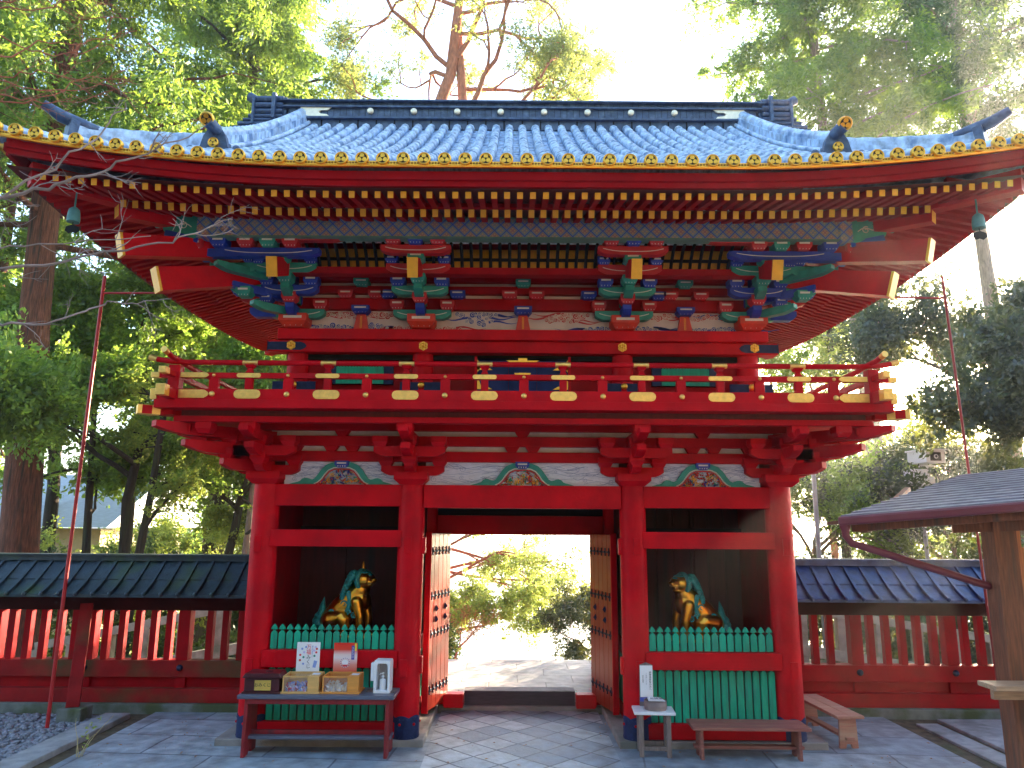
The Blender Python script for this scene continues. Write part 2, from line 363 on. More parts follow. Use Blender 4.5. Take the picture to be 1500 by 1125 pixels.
# columns
for X in (-3.25,-1.40,1.40,3.25):
    for Y in (0,1.8,3.6):
        r = .165
        b = MB(); b.lathe([(r,.10),(r,2.9),(r*.97,3.07)], (X,Y,0), 28)
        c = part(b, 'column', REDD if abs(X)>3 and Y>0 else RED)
        b = MB(); n = 48                               # black iron shoe with a scalloped top
        pr = []
        for j in range(n):
            t = 2*math.pi*j/n; ztop = .315 + .028*abs(math.sin(3*t+.4))
            pr.append((t, ztop))
        vs = [(X+.171*math.cos(t), Y+.171*math.sin(t), .081) for t,_ in pr] + [(X+.171*math.cos(t), Y+.171*math.sin(t), z) for t,z in pr] + [(X+.16*math.cos(t), Y+.16*math.sin(t), z) for t,z in pr]
        b.add(vs, [(j,(j+1)%n,n+(j+1)%n,n+j) for j in range(n)] + [(n+j,n+(j+1)%n,2*n+(j+1)%n,2*n+j) for j in range(n)])
        for j in range(24):
            t = 2*math.pi*j/24
            b.ell((X+.171*math.cos(t), Y+.171*math.sin(t), .30), .006, 1, 6, 4); b.ell((X+.171*math.cos(t), Y+.171*math.sin(t), .10), .006, 1, 6, 4)
        for j in range(6):
            t = 2*math.pi*(j+.25)/6; b.ell((X+.170*math.cos(t), Y+.170*math.sin(t), .245), (.02,.02,.017), 2, 8, 5)
        part(b, 'column_shoe', [BLUMET, METAL, RED], c)
        if Y == 0:                                     # square tenon covers
            s = -1 if X < 0 else 1
            for z in (2.33,.88):
                bb = MB(); bb.box(X-.045+.02*s, X+.045+.02*s, -.185, -.13, z-.10, z+.10); part(bb, 'tenon_cover', RED, c, .006)
            if abs(X) < 2:
                for z in (2.32,.9): part(MB().box(X-s*.19, X-s*.14, -.05,.05, z-.10, z+.10), 'tenon_cover', RED, c, .006)

def hbeam(name, x0, x1, y0, y1, z0, z1, m=RED, bev=.008): return part(MB().box(x0,x1,y0,y1,z0,z1), name, m, bev=bev)
for s in (-1,1):
    a, c = s*1.53, s*3.12
    hbeam('head_beam', a, c, -.10,.10, 2.80,3.07)
    hbeam('tie_beam', s*1.50, s*3.14, -.14,.12, 2.30,2.505)
    hbeam('waist_rail', s*1.50, s*3.14, -.15,.05, .877,1.075)
    hbeam('sill_beam', s*1.50, s*3.14, -.13,.08, .09,.262)
    # pickets
    for row, (z0, z1) in enumerate(((.262,.874),(1.078,1.30))):
        for i in range(16):
            x = s*(1.60 + .0955*i + .0)
            b = MB(); w = .039; yf = -.055
            if row == 0:
                b.prism([(-w,z0),(w,z0),(w,z1-.035),(0,z1),(-w,z1-.035)], (x,yf,0),(1,0,0),(0,0,1),(0,.035,0))
            else:
                p = [(-w,z0),(w,z0),(w,z1-.045)] + [(w*math.cos(t)*.9, z1-.045+.035*math.sin(t)) for t in (R(30),R(60),R(90),R(120),R(150))] + [(-w,z1-.045)]
                b.prism(p, (x,yf,0),(1,0,0),(0,0,1),(0,.035,0))
                b.box(x-.014,x+.014,yf+.008,yf+.028,z1-.015,z1+.004)
                b.prism([(-w*1.02,z1+.003),(w*1.02,z1+.003),(w*.85,z1+.022),(w*.55,z1+.045),(0,z1+.068),(-w*.55,z1+.045),(-w*.85,z1+.022)], (x,yf-.002,0),(1,0,0),(0,0,1),(0,.039,0))
            part(b, 'picket', GREEN, bev=.004)
    part(MB().box(s*1.52,s*3.12,-.015,.012,.262,.877), 'picket_backing', DKRED)
    # niche: floor, back wall of planks, side walls, ceiling
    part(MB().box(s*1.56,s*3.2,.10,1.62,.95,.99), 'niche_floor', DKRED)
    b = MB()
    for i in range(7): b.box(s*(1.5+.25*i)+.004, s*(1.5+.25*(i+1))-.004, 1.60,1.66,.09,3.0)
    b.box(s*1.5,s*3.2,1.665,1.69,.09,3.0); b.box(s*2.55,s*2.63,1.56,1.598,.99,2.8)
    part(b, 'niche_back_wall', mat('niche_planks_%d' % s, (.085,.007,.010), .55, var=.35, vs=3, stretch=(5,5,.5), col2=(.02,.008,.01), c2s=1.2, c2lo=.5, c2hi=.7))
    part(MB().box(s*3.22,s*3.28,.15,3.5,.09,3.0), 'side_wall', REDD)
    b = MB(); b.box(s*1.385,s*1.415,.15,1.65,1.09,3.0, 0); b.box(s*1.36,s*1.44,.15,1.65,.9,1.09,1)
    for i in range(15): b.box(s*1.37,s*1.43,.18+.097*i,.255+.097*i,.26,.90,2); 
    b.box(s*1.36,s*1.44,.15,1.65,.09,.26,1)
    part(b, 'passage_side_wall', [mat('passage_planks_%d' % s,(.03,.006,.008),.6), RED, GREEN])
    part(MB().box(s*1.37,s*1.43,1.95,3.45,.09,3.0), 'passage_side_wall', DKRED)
hbeam('head_beam', -1.245, 1.245, -.10,.10, 2.785,3.07)
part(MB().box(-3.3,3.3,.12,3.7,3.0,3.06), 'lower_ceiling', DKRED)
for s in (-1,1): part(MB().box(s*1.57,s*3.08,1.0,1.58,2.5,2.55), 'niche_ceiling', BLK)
# middle row: lintel, jambs, threshold, door leaves
b = MB(); b.box(-1.24,1.24,1.70,1.90,2.44,2.72); part(b, 'door_lintel', REDD, bev=.01)
part(MB().box(-1.24,1.24,1.76,1.84,2.722,3.0), 'lintel_panel', BLK)
for s in (-1,1): part(MB().box(s*1.075,s*1.24,1.72,1.88,.06,2.44), 'door_jamb', REDD, bev=.008)
b = MB(); b.box(-.79,.79,1.70,1.93,.056,.245,0); b.box(-.79,.79,1.69,1.94,.246,.256,1); part(b, 'threshold', [mat('threshold_timber',(.06,.045,.06),.6,var=.3,stretch=(1,8,8)), STONE])
for s in (-1,1):
    b = MB(); P = [(0,0),(.26,0),(.285,.03),(.285,.16),(.26,.185),(0,.185)]
    b.prism([(x*s,y) for x,y in P], (s*-0 + s*.80 if 0 else s*.795, 1.50, .058), (1,0,0),(0,0,1),(0,.19,0), 0)
    part(b, 'door_pivot_block', RED, bev=.012)
DOORW = mat('door_wood', (.30,.020,.008), .30, var=.2, vs=6, stretch=(6,6,.7), bump=.12, bs=15, spec=.3, col2=(.30,.03,.01), c2s=3)
for s in (-1,1):
    hinge = Vector((s*1.07,1.70,0)); tip = Vector((s*1.285,.90,0)); d = (tip-hinge); Lf = d.length; d.normalize()
    nrm = Vector((-s*abs(d.y),0,0)) + Vector((0,0,0)); nrm = Vector((d.y,-d.x,0)); nrm = nrm if nrm.x*s < 0 else -nrm   # towards the passage
    def leafbox(b, u0,u1,z0,z1,t0,t1,m):
        p = [hinge + d*u + nrm*t + Vector((0,0,z)) for z in (z0,z1) for u,t in ((u0,t0),(u1,t0),(u1,t1),(u0,t1))]
        b.add(p, [(0,3,2,1),(4,5,6,7),(0,1,5,4),(1,2,6,5),(2,3,7,6),(3,0,4,7)], m)
    b = MB()
    for i in range(5): leafbox(b, Lf*i/5+.003, Lf*(i+1)/5-.003, .15,2.46, 0,.045, 0)
    leafbox(b, Lf+.001,Lf+.03,.13,2.48,-.02,.065,1)
    for z in (.16,.85,1.6,2.3): leafbox(b, 0,Lf,z,z+.12,-.03,-.002,1)
    dr = part(b, 'door', [DOORW, RED], bev=.004)
    for z in (.40,1.12,1.62,2.22):                                  # iron straps with crosses
        b = MB(); leafbox(b, .02,Lf-.02,z-.012,z+.012,.046,.054,0)
        k = 6
        for i in range(k):
            u = .08 + (Lf-.16)*i/(k-1); leafbox(b, u-.008,u+.008,z-.055,z+.055,.046,.058,0)
            b.ell(hinge+d*u+nrm*.056+Vector((0,0,z)), (.018,.018,.018),0,8,5)
        part(b, 'iron_strap', METAL, dr)
    for z in (1.30,1.44):
        for u in (.22,.58):
            b = MB(); c = hinge+d*u+nrm*.05+Vector((0,0,z))
            for (su,zz) in ((0,0),): 
                p = [c+d*.035, c+Vector((0,0,.05)), c-d*.035, c-Vector((0,0,.05)), c+nrm*.04]
                b.add(p, [(0,1,4),(1,2,4),(2,3,4),(3,0,4),(0,3,2,1)])
            part(b, 'door_stud', BLUMET, dr)

# ---- band of carvings above the head beams
def wave_lines(b, x0, x1, z0, z1, y, n, m, seed):
    rr = random.Random(seed)
    for i in range(n):
        xa = rr.uniform(x0, x1-.15); za = rr.uniform(z0+.02, z1-.02); L_ = rr.uniform(.15,.5); pts = []
        ph = rr.uniform(0,6); amp = rr.uniform(.01,.03)
        for k in range(12):
            x = xa + L_*k/11
            if x > x1: break
            z = min(max(za + amp*math.sin(ph+5*k/11) , z0+.005), z1-.005); pts.append((x,y,z))
        ribbon(b, pts, .0022, m)
def ribbon(b, pts, w, m=0, th=.004):
    pts = [Vector(p) for p in pts]
    if len(pts) < 2: return
    vs = []
    for i,p in enumerate(pts):
        d = (pts[min(i+1,len(pts)-1)]-pts[max(i-1,0)]); d = d.normalized() if d.length > 0 else Vector((1,0,0))
        nn = Vector((-d.z,0,d.x)); ww = w if not hasattr(w,'__len__') else w[i]
        vs += [p+nn*ww, p-nn*ww]
    b.add(vs, [(2*i,2*i+1,2*i+3,2*i+2) for i in range(len(pts)-1)], m)
def spiral(cx, cz, r, y, turns=1.4, a0=0, n=14, sgn=1):
    return [(cx + r*(1-.8*k/n)*math.cos(a0+sgn*turns*6.283*k/n), y, cz + r*(1-.8*k/n)*math.sin(a0+sgn*turns*6.283*k/n)) for k in range(n+1)]

LINEB = mat('blue_line_paint', (.30,.34,.55), .6)
for bay,(x0,x1,cx) in enumerate(((-3.05,-1.55,-2.31),(-1.24,1.24,0),(1.55,3.05,2.31))):
    b = MB(); b.box(x0,x1,.02,.06,3.071,3.365,0)
    wave_lines(b, x0+.03, x1-.03, 3.08, 3.355, .016, 70, 1, bay)
    rr = random.Random(bay+9)
    for i in range(16):
        ribbon(b, spiral(rr.uniform(x0+.1,x1-.1), rr.uniform(3.12,3.32), rr.uniform(.02,.045), .0155, 1.3, rr.uniform(0,6)), .0022, 1)
    part(b, 'wave_carving_panel', [mat('carved_white_panel_%d'%bay,(.78,.77,.90),.7,var=.08,vs=12,bump=.6,bs=22,stretch=(1,1,2.5)), LINEB])
    # the frog-leg strut
    hw = .56 if bay != 1 else .56
    def outline(k):
        P = [(0,.285),(.12,.28),(.20,.25),(.26,.19),(.30,.13),(.34,.075),(.38,.055),(.42,.075),(.46,.085),(.50,.07),(.53,.035),(.62,.015),(.66,.002)]
        return P
    P = outline(0); inner = [(0,.205),(.10,.20),(.165,.17),(.21,.12),(.25,.06),(.30,.015),(.34,0),(.45,0),(.62,0),(.655,0)]
    b = MB()
    # build as quads between outer and inner curves (left and right legs)
    def bez(Q, t):
        L_ = [0]
        for i in range(1,len(Q)): L_.append(L_[-1]+math.hypot(Q[i][0]-Q[i-1][0],Q[i][1]-Q[i-1][1]))
        s_ = t*L_[-1]
        for i in range(1,len(Q)):
            if s_ <= L_[i]+1e-9:
                f = (s_-L_[i-1])/max(L_[i]-L_[i-1],1e-9); return (Q[i-1][0]+(Q[i][0]-Q[i-1][0])*f, Q[i-1][1]+(Q[i][1]-Q[i-1][1])*f)
        return Q[-1]
    N = 22
    for sx in (-1,1):
        vs = []
        for i in range(N+1):
            o_ = bez(P,i/N); n_ = bez(inner,i/N)
            for (q,yy) in ((o_,-.03),(n_,-.03),(o_,.018),(n_,.018)): vs.append((cx+sx*q[0],yy,3.073+q[1]))
        fs = []
        for i in range(N):
            a = 4*i; c = 4*(i+1); fs += [(a,a+1,c+1,c),(a,c,c+2,a+2),(a+1,a+3,c+3,c+1)]
        b.add(vs, fs, 0)
        IN2 = [q for q in inner if q[0] <= .34]; ribbon(b, [(cx+sx*bez(IN2,i/N)[0]*1.02, -.034, 3.075+bez(IN2,i/N)[1]*1.02+.004) for i in range(N+1)], .006, 1)
        ribbon(b, [(cx+sx*bez(IN2,i/N)[0]*.94, -.0345, 3.075+bez(IN2,i/N)[1]*.94) for i in range(N+1)], .009, 2)
    st = part(b, 'frog_leg_strut', [TEAL, PALE, REDB])
    b = MB(); rr = random.Random(20+bay)
    pal = {0:[BLUE,TEAL,GOLDM,REDB,ORED,WHITE],1:[ORED,TEAL,GOLDM,REDB,GREEN,WHITE],2:[ORED,BLUE,GOLDM,REDB,ORED,TEAL]}[bay]
    for i in range(110):
        u = rr.uniform(-.28,.28); zm = .19*(1-(abs(u)/.30)**2.0); z = rr.uniform(.01,max(.02,zm))
        rot = Matrix.Rotation(rr.uniform(0,3.1),3,'Y')
        k = rr.randrange(6)
        if abs(u) < .12 and z > .06: k = (0 if rr.random()<.6 else k)
        b.ell((cx+u,.0-.02*rr.random(),3.075+z), (rr.uniform(.010,.040),.018,rr.uniform(.005,.011)), k, 8, 5, rot)
    for i in range(8):
        ribbon(b, spiral(cx+rr.uniform(-.2,.2), 3.075+rr.uniform(.02,.12), .028, -.03, 1.2, rr.uniform(0,6)), .004, 2)
    part(b, 'painted_carving', pal, st)
    b = MB(); b.box(cx-.09,cx+.09,-.06,.02,3.315,3.372,0); b.box(cx-.06,cx+.06,-.0635,-.0605,3.332,3.352,1)
    b.frust((cx,-.02),.11,.16,3.285,3.3145,0,.05,.07)
    for i in range(4): b.add([(cx-.045+.03*i-.01,-.0625,3.31),(cx-.045+.03*i+.01,-.0625,3.31),(cx-.045+.03*i,-.058,3.29)],[(0,1,2)],1)
    part(b, 'bearing_block', [BLUE, PALE], st)

# ---- wall between head beam and balcony
b = MB()
for (z0,z1,y) in ((3.366,3.495,-.06),(3.565,3.69,-.08),(3.76,3.88,-.08)): b.box(-3.4,3.4,y,.1,z0,z1)
part(b, 'wall_plate', RED, bev=.006)
b = MB(); b.box(-3.25,3.25,.01,.08,3.495,3.565,0); b.box(-3.25,3.25,.01,.08,3.69,3.76,0); part(b, 'white_infill', WHITE)
part(MB().box(-3.35,3.35,.1,3.5,3.07,3.88), 'wall_core', DKRED)
def trap(b, x, w0, w1, z0, z1, y, m=0): b.prism([(-w0/2,z0),(w0/2,z0),(w1/2,z1),(-w1/2,z1)], (x,y,0),(1,0,0),(0,0,1),(0,.09,0), m)
b = MB()
for cx in (-2.32,0,2.32):
    for zz,dx in ((3.4955,(-.15,.15)),(3.6905,(0,))):
        for q in dx: trap(b, cx+q*.9, .11,.20, zz, zz+.069,-.075)
for cx in (-3.25,-1.4,1.4,3.25):
    for q in (-.33,.33,-.12,.12):
        trap(b, cx+q, .13,.21, 3.4955,3.5645,-.072)
part(b, 'wall_block', RED)

def arm_poly(L_, h):                                              # boat-shaped bracket arm, half length L_
    P = []
    for t in range(7):
        a = R(90*t/6); P.append((L_ - .42*L_*(1-math.sin(a)) if 0 else L_-.35*L_*(1-math.cos(a)), h*.45*(1-math.sin(a)) ))
    right = [(L_,h)] + [(L_,h*.45)] + [(L_-.30*L_*t/4, h*.45*(1-t/4)**1.7) for t in range(1,5)]
    return right + [(-x,z) for x,z in reversed(right)]
def arm_x(b, x, y, z, L_, h, w=.11, m=0): b.prism(arm_poly(L_,h), (x,y-w/2,z),(1,0,0),(0,0,1),(0,w,0), m)
def arm_dir(b, p0, ang, Lout, h, w=.11, m=0, Lin=.05):
    # an arm that starts at p0 and reaches out by Lout in direction ang (in plan)
    u = Vector((math.cos(ang),math.sin(ang),0)); wv = Vector((-math.sin(ang),math.cos(ang),0))
    P = [(-Lin,0),(Lout*.72,0)] + [(Lout*(.72+.28*t/4), h*.5*(t/4)**1.6) for t in range(1,5)] + [(Lout,h),(-Lin,h)]
    b.prism(P, Vector(p0)-wv*w/2, u, (0,0,1), wv*w, m)
def masu(b, x, y, z, w=.17, h=.11, m=0, pm=None):
    b.frust((x,y), w*.68, w, z, z+h*.42, m); b.box(x-w/2,x+w/2,y-w/2,y+w/2,z+h*.42+.0005,z+h,m)
    if pm is not None:
        b.box(x-w*.33,x+w*.33,y-w/2-.003,y-w/2-.0004,z+h*.60,z+h*.80,pm)
        for i in range(4):
            xx = x-w*.30+w*.2*i
            b.add([(xx-.01,y-w*.42-.004,z+h*.36),(xx+.014,y-w*.42-.004,z+h*.36),(xx+.002,y-w*.36-.004,z+.004)],[(0,1,2)],pm)

# ---- lower brackets carrying the balcony (all red)
for cx in (-3.25,-1.40,1.40,3.25):
    s = -1 if cx < 0 else 1; corner = abs(cx) > 3
    b = MB(); masu(b, cx,-.02,3.07,.42,.15); arm_x(b, cx,-.02,3.19,.40,.12); arm_dir(b,(cx,-.02,3.22),-math.pi/2,.42,.13)
    arm_x(b, cx,-.38,3.40,.44,.12); arm_dir(b,(cx,-.02,3.40),-math.pi/2,.78,.13)
    arm_dir(b,(cx,-.02,3.58),-math.pi/2,1.0,.12)
    if corner:
        a0 = 0 if s > 0 else math.pi; dg = -math.pi/4 if s > 0 else -3*math.pi/4
        for yy in (-.02,-.38):
            arm_dir(b,(cx,yy,3.22+(.18 if yy<-.1 else 0)),a0,.5+(.32 if yy<-.1 else 0),.13)
        arm_dir(b,(cx,-.02,3.40),a0,.80,.13); arm_dir(b,(cx,-.02,3.58),a0,1.02,.12)
        arm_dir(b,(cx,-.38,3.58),a0,1.02,.12)
        arm_dir(b,(cx,-.02,3.22),dg,.62,.14,.13); arm_dir(b,(cx,-.02,3.41),dg,1.1,.14,.13); arm_dir(b,(cx,-.02,3.60),dg,1.45,.14,.14)
    bs = part(b, 'bracket_set', RED)
    blocks = [(cx+q,-.38,3.52) for q in (-.36,0,.36)] + [(cx,-.38,3.31),(cx,-.80,3.62)] + [(cx+q,-.02,3.31) for q in (-.34,.34)]
    if corner: blocks += [(cx+s*.42,-.02,3.33),(cx+s*.40,-.40,3.36),(cx+s*.78,-.75,3.60),(cx+s*.74,-.38,3.53),(cx+s*.52,-.80,3.62),(cx+s*.88,-.02,3.60)]
    for (x,y,z) in blocks:
        bb = MB(); masu(bb,x,y,z,.185,.125); part(bb,'bearing_block',RED,bs)
# side brackets behind
for s in (-1,1):
    for Y in (1.8,3.6):
        b = MB(); a0 = 0 if s > 0 else math.pi
        for k,(z,L_) in enumerate(((3.22,.45),(3.40,.80),(3.58,1.02))): arm_dir(b,(s*3.25,Y,z),a0,L_,.13)
        b.beam((s*3.65,Y-.4,3.44),(s*3.65,Y+.4,3.44),.11,.12); masu(b,s*4.05,Y,3.62,.185,.125); masu(b,s*3.65,Y,3.50,.185,.11)
        part(b,'bracket_set',RED)
b = MB(); b.box(-4.12,4.12,-.91,-.79,3.745,3.815); b.box(-4.12,-3.99,-.785,4.5,3.745,3.815); b.box(3.99,4.12,-.785,4.5,3.745,3.815)
part(b, 'balcony_beam', RED, bev=.008)
for s in (-1,1):
    b = MB(); b.beam((s*3.6,-.38,3.87),(s*4.46,-1.0,3.87),.13,.10,0); b.box(s*4.13,s*4.42,-.93,-.80,3.825,3.885,0)
    b.box(s*4.425,s*4.47,-.935,-.795,3.82,3.89,1)
    b.beam((s*4.30,-.885,3.87),(s*4.50,-1.02,3.87),.135,.105,1)
    part(b, 'corner_beam', [RED, GOLDP])
# ---- balcony
b = MB(); b.box(-4.29,4.29,-1.07,.1,3.886,3.985); b.box(-4.29,-3.3,.1,4.6,3.886,3.985); b.box(3.3,4.29,.1,4.6,3.886,3.985)
BAL = part(b, 'balcony_floor', RED, bev=.006)
part(MB().box(-4.05,4.05,-.86,-.5,3.816,3.885),'recess_shade_board',DKRED,BAL)  # dark board standing in for the shade of the recess under the floor
yr = -.98
def rail_run(b, p0, p1):
    p0 = Vector(p0); p1 = Vector(p1)
    b.beam(p0+Vector((0,0,4.052)), p1+Vector((0,0,4.052)), .10, .128, 0); b.beam(p0+Vector((0,0,4.282)), p1+Vector((0,0,4.282)), .07, .062, 0)
b = MB(); rail_run(b,(-4.28,yr,0),(4.28,yr,0)); part(b,'railing',RED,BAL,.004)
b = MB(); b.tube([(-4.34,yr,4.475),(-4.2,yr,4.455),(-4.0,yr,4.443),(-3.7,yr,4.44),(0,yr,4.44),(3.7,yr,4.44),(4.0,yr,4.443),(4.2,yr,4.455),(4.34,yr,4.475)],.032,12); part(b,'top_rail',RED,BAL)
for s in (-1,1):
    xx = s*4.10
    b = MB(); rail_run(b,(xx,-1.22,.0),(xx,4.5,0)); b.tube([(xx,-1.26,4.50),(xx,-1.12,4.475),(xx,-.95,4.475),(xx,-.6,4.452),(xx,4.5,4.44)],.032,10)
    part(b,'railing',RED,BAL,.004)
    b = MB(); b.box(xx-.065,xx+.065,yr-.065,yr+.065,3.986,4.40); part(b,'railing_post',RED,BAL,.006)
    for q in (.6,1.5,2.4,3.3,4.2):
        bb = MB(); bb.box(xx-.045,xx+.045,q-.05,q+.05,4.11,4.41); part(bb,'railing_post',RED,BAL)
    def ge(b): part(b,'gilt_rail_end',GOLDP,BAL,.004)              # gilded rail ends at the corner
    ge(MB().box(s*4.285,s*4.36,yr-.054,yr+.054,3.99,4.118)); ge(MB().box(s*4.285,s*4.38,yr-.038,yr+.038,4.25,4.314))
    ge(MB().box(xx-.054,xx+.054,-1.34,-1.225,3.99,4.118)); ge(MB().box(xx-.04,xx+.04,-1.34,-1.225,4.245,4.32))
    ge(MB().tube([(s*4.34,yr,4.475),(s*4.43,yr,4.50)],[.034,.036],12)); ge(MB().tube([(xx,-1.26,4.50),(xx,-1.34,4.515)],[.036,.038],12))
    part(MB().prism([(0,0),(.30,0),(.345,.03),(.355,.05),(.345,.07),(.30,.10),(0,.10)],(xx-s*.07,yr-.0545,4.004),(-s,0,0),(0,0,1),(0,-.006,0)),'gilt_plate',GOLDP,BAL,.003)
    part(MB().prism([(0,0),(.30,0),(.33,.02),(.335,.03),(.33,.04),(.30,.06),(0,.06)],(xx-s*.07,yr-.0395,4.252),(-s,0,0),(0,0,1),(0,-.006,0)),'gilt_plate',GOLDP,BAL,.002)
def plate(cx, cz, L_, h, y):
    n = 7; P = []
    for sx in (1,-1):
        rng_ = range(n) if sx > 0 else range(n)
        for t in rng_:
            a = R(-90+180*t/(n-1)) * 1
            P.append((sx*(L_/2-h*.5) + sx*h*.5*math.cos(a), sx*h*.5*math.sin(a)))
    b = MB(); b.prism(P,(cx,y,cz),(1,0,0),(0,0,1),(0,-.006,0)); return b
for k in (-7,-5,-3,-1,1,3,5,7):
    x = .4615*k
    if abs(k) < 8:
        b = MB(); b.box(x-.042,x+.042,yr-.036,yr+.036,4.1165,4.25); b.frust((x,yr),.09,.06,4.3135,4.345); b.box(x-.028,x+.028,yr-.028,yr+.028,4.3455,4.375); b.frust((x,yr),.075,.115,4.3755,4.412)
        po = part(b,'railing_post',RED,BAL,.004)
        b = plate(x,4.055,.315,.108,yr-.0505); 
        for q in (-.1,0,.1): b.ell((x+q,yr-.057,4.10),.004,0,6,4); b.ell((x+q,yr-.057,4.012),.004,0,6,4)
        part(b,'gilt_plate',GOLDP,BAL,.003)
        part(plate(x,4.281,.285,.055,yr-.0355),'gilt_plate',GOLDP,BAL,.002)
        b = MB(); b.tube([(x-.09,yr,4.4405),(x+.09,yr,4.4405)],.0335,12,cap=False); part(b,'gilt_plate',GOLDP,BAL)
for k in (-8,-6,-4,-2,0,2,4,6,8):
    x = .4615*k
    if abs(k)==8: x = math.copysign(3.64,k)
    b = MB(); b.box(x-.055,x+.055,yr-.032,yr+.032,4.1165,4.25); part(b,'railing_post',RED,BAL,.004)
    for (z,r,y) in ((4.055,.034,yr-.05),(4.281,.021,yr-.035)):
        b = MB(); b.lathe([(r,0),(r,-.006),(r*.93,-.012),(r*.75,-.018),(r*.45,-.023),(r*.1,-.025)],(x,y,z),14,0,'y'); part(b,'gilt_stud',GOLDP,BAL)

# ------------------------------------------------------------------ upper storey
part(MB().box(-3.0,3.0,.16,3.44,3.9,6.4), 'upper_wall', REDD)
for X in (-3.0,-1.33,1.33,3.0):
    b = MB(); b.lathe([(.14,3.99),(.14,4.8)],(X,.12,0),24); part(b,'upper_column',RED)
    b = MB(); b.box(X-.28,X+.28,-.015+.0,.02,4.29,4.41,0)   # blue-black metal band with gilt flower
    b.ell((X,-.03,4.37),(.045,.02,.045),1,10,6)
    part(b,'metal_band',[BLUMET,GOLD])
def hexflower(b, c, r, y, m=0):
    P = []
    for i in range(24):
        a = 2*math.pi*i/24; rr_ = r*(1-.16*(1-abs(math.cos(3*a)))); P.append((rr_*math.cos(a+R(90)),rr_*math.sin(a+R(90))))
    b.prism(P,(c[0],y,c[1]),(1,0,0),(0,0,1),(0,-.012,0),m)
    for i in range(6):
        a = 2*math.pi*i/6+R(90); b.ell((c[0]+r*.58*math.cos(a),y-.014,c[1]+r*.58*math.sin(a)),(r*.25,.01,r*.25),m,8,5)
    b.ell((c[0],y-.016,c[1]),(r*.28,.02,r*.28),m,10,6)
b = MB(); b.box(-3.36,3.36,-.06,.12,4.80,4.955); part(b,'long_beam',RED,bev=.008)
b = MB(); b.box(-3.22,3.22,-.13,.14,4.958,5.10); part(b,'wall_plate',RED,bev=.008)
part(MB().box(-3.15,3.15,.09,.15,4.73,4.799),'shadow_strip',BLK)  # black strip painted in as the shade under the long beam
for X in (-2.99,-1.31,1.31,2.99):
    b = MB(); hexflower(b,(X*1.02 if abs(X)>2 else X,4.885),.062,-.0655); part(b,'gilt_flower',GOLD)
for s in (-1,1):
    b = MB(); b.prism([(0,0),(.44,0),(.49,.02),(.52,.055),(.49,.09),(.44,.11),(0,.11)],(s*3.366,-.061,4.823),(-s,0,0),(0,0,1),(0,-.004,0)); b.box(s*3.361,s*3.367,-.065,.10,4.81,4.945)
    part(b,'metal_band',BLUMET)
# windows with green slats, centre doors with gilt corner fittings
for s in (-1,1):
    b = MB(); b.box(s*1.72,s*2.60,.10,.155,4.40,4.68,1); b.box(s*1.72,s*1.84,.08,.10,4.40,4.68,2); b.box(s*2.48,s*2.60,.08,.10,4.40,4.68,2)
    for i in range(16): b.prism([(-.02,0),(.02,0),(.02,.22),(0,.25),(-.02,.22)],(s*(1.865+.039*i),.06,4.40),(1,0,0),(0,0,1),(0,.035,0),0)
    part(b,'slatted_window',[GREEN,BLK,BLUMET])
b = MB()
for x0,x1 in ((-.60,-.19),(-.185,.185),(.19,.60)): b.box(x0,x1,.09,.14,4.0,4.76,0)
b.box(-.64,-.605,.06,.15,4.0,4.78,1); b.box(.605,.64,.06,.15,4.0,4.78,1)
pd = part(b,'panel_door',[mat('dark_blue_panel',(.02,.035,.14),.6,var=.3,spec=.15),RED])
b = MB()
for (x,z,sx,sz) in ((-.6,4.71,1,-1),(.6,4.71,-1,-1),(-.6,4.60,1,1),(.6,4.60,-1,1),(-.6,4.34,1,1),(.6,4.34,-1,1)):
    b.prism([(0,0),(sx*.20,0),(sx*.13,sz*.04),(sx*.05,sz*.05),(sx*.03,sz*.10),(0,sz*.14)],(x,.085,z),(1,0,0),(0,0,1),(0,-.008,0))
b.prism([(-.22,.03),(.22,.03),(.12,-.02),(-.12,-.02)],(0,.08,4.70),(1,0,0),(0,0,1),(0,-.01,0)); b.box(-.06,.06,.06,.08,4.66,4.76)
b.prism([(-.11,.03),(.11,.03),(.08,-.03),(.04,-.06),(-.04,-.06),(-.08,-.03)],(0,.08,4.53),(1,0,0),(0,0,1),(0,-.01,0)); b.box(-.05,.05,.06,.08,4.47,4.56)
part(b,'gilt_fitting',GOLD,pd)

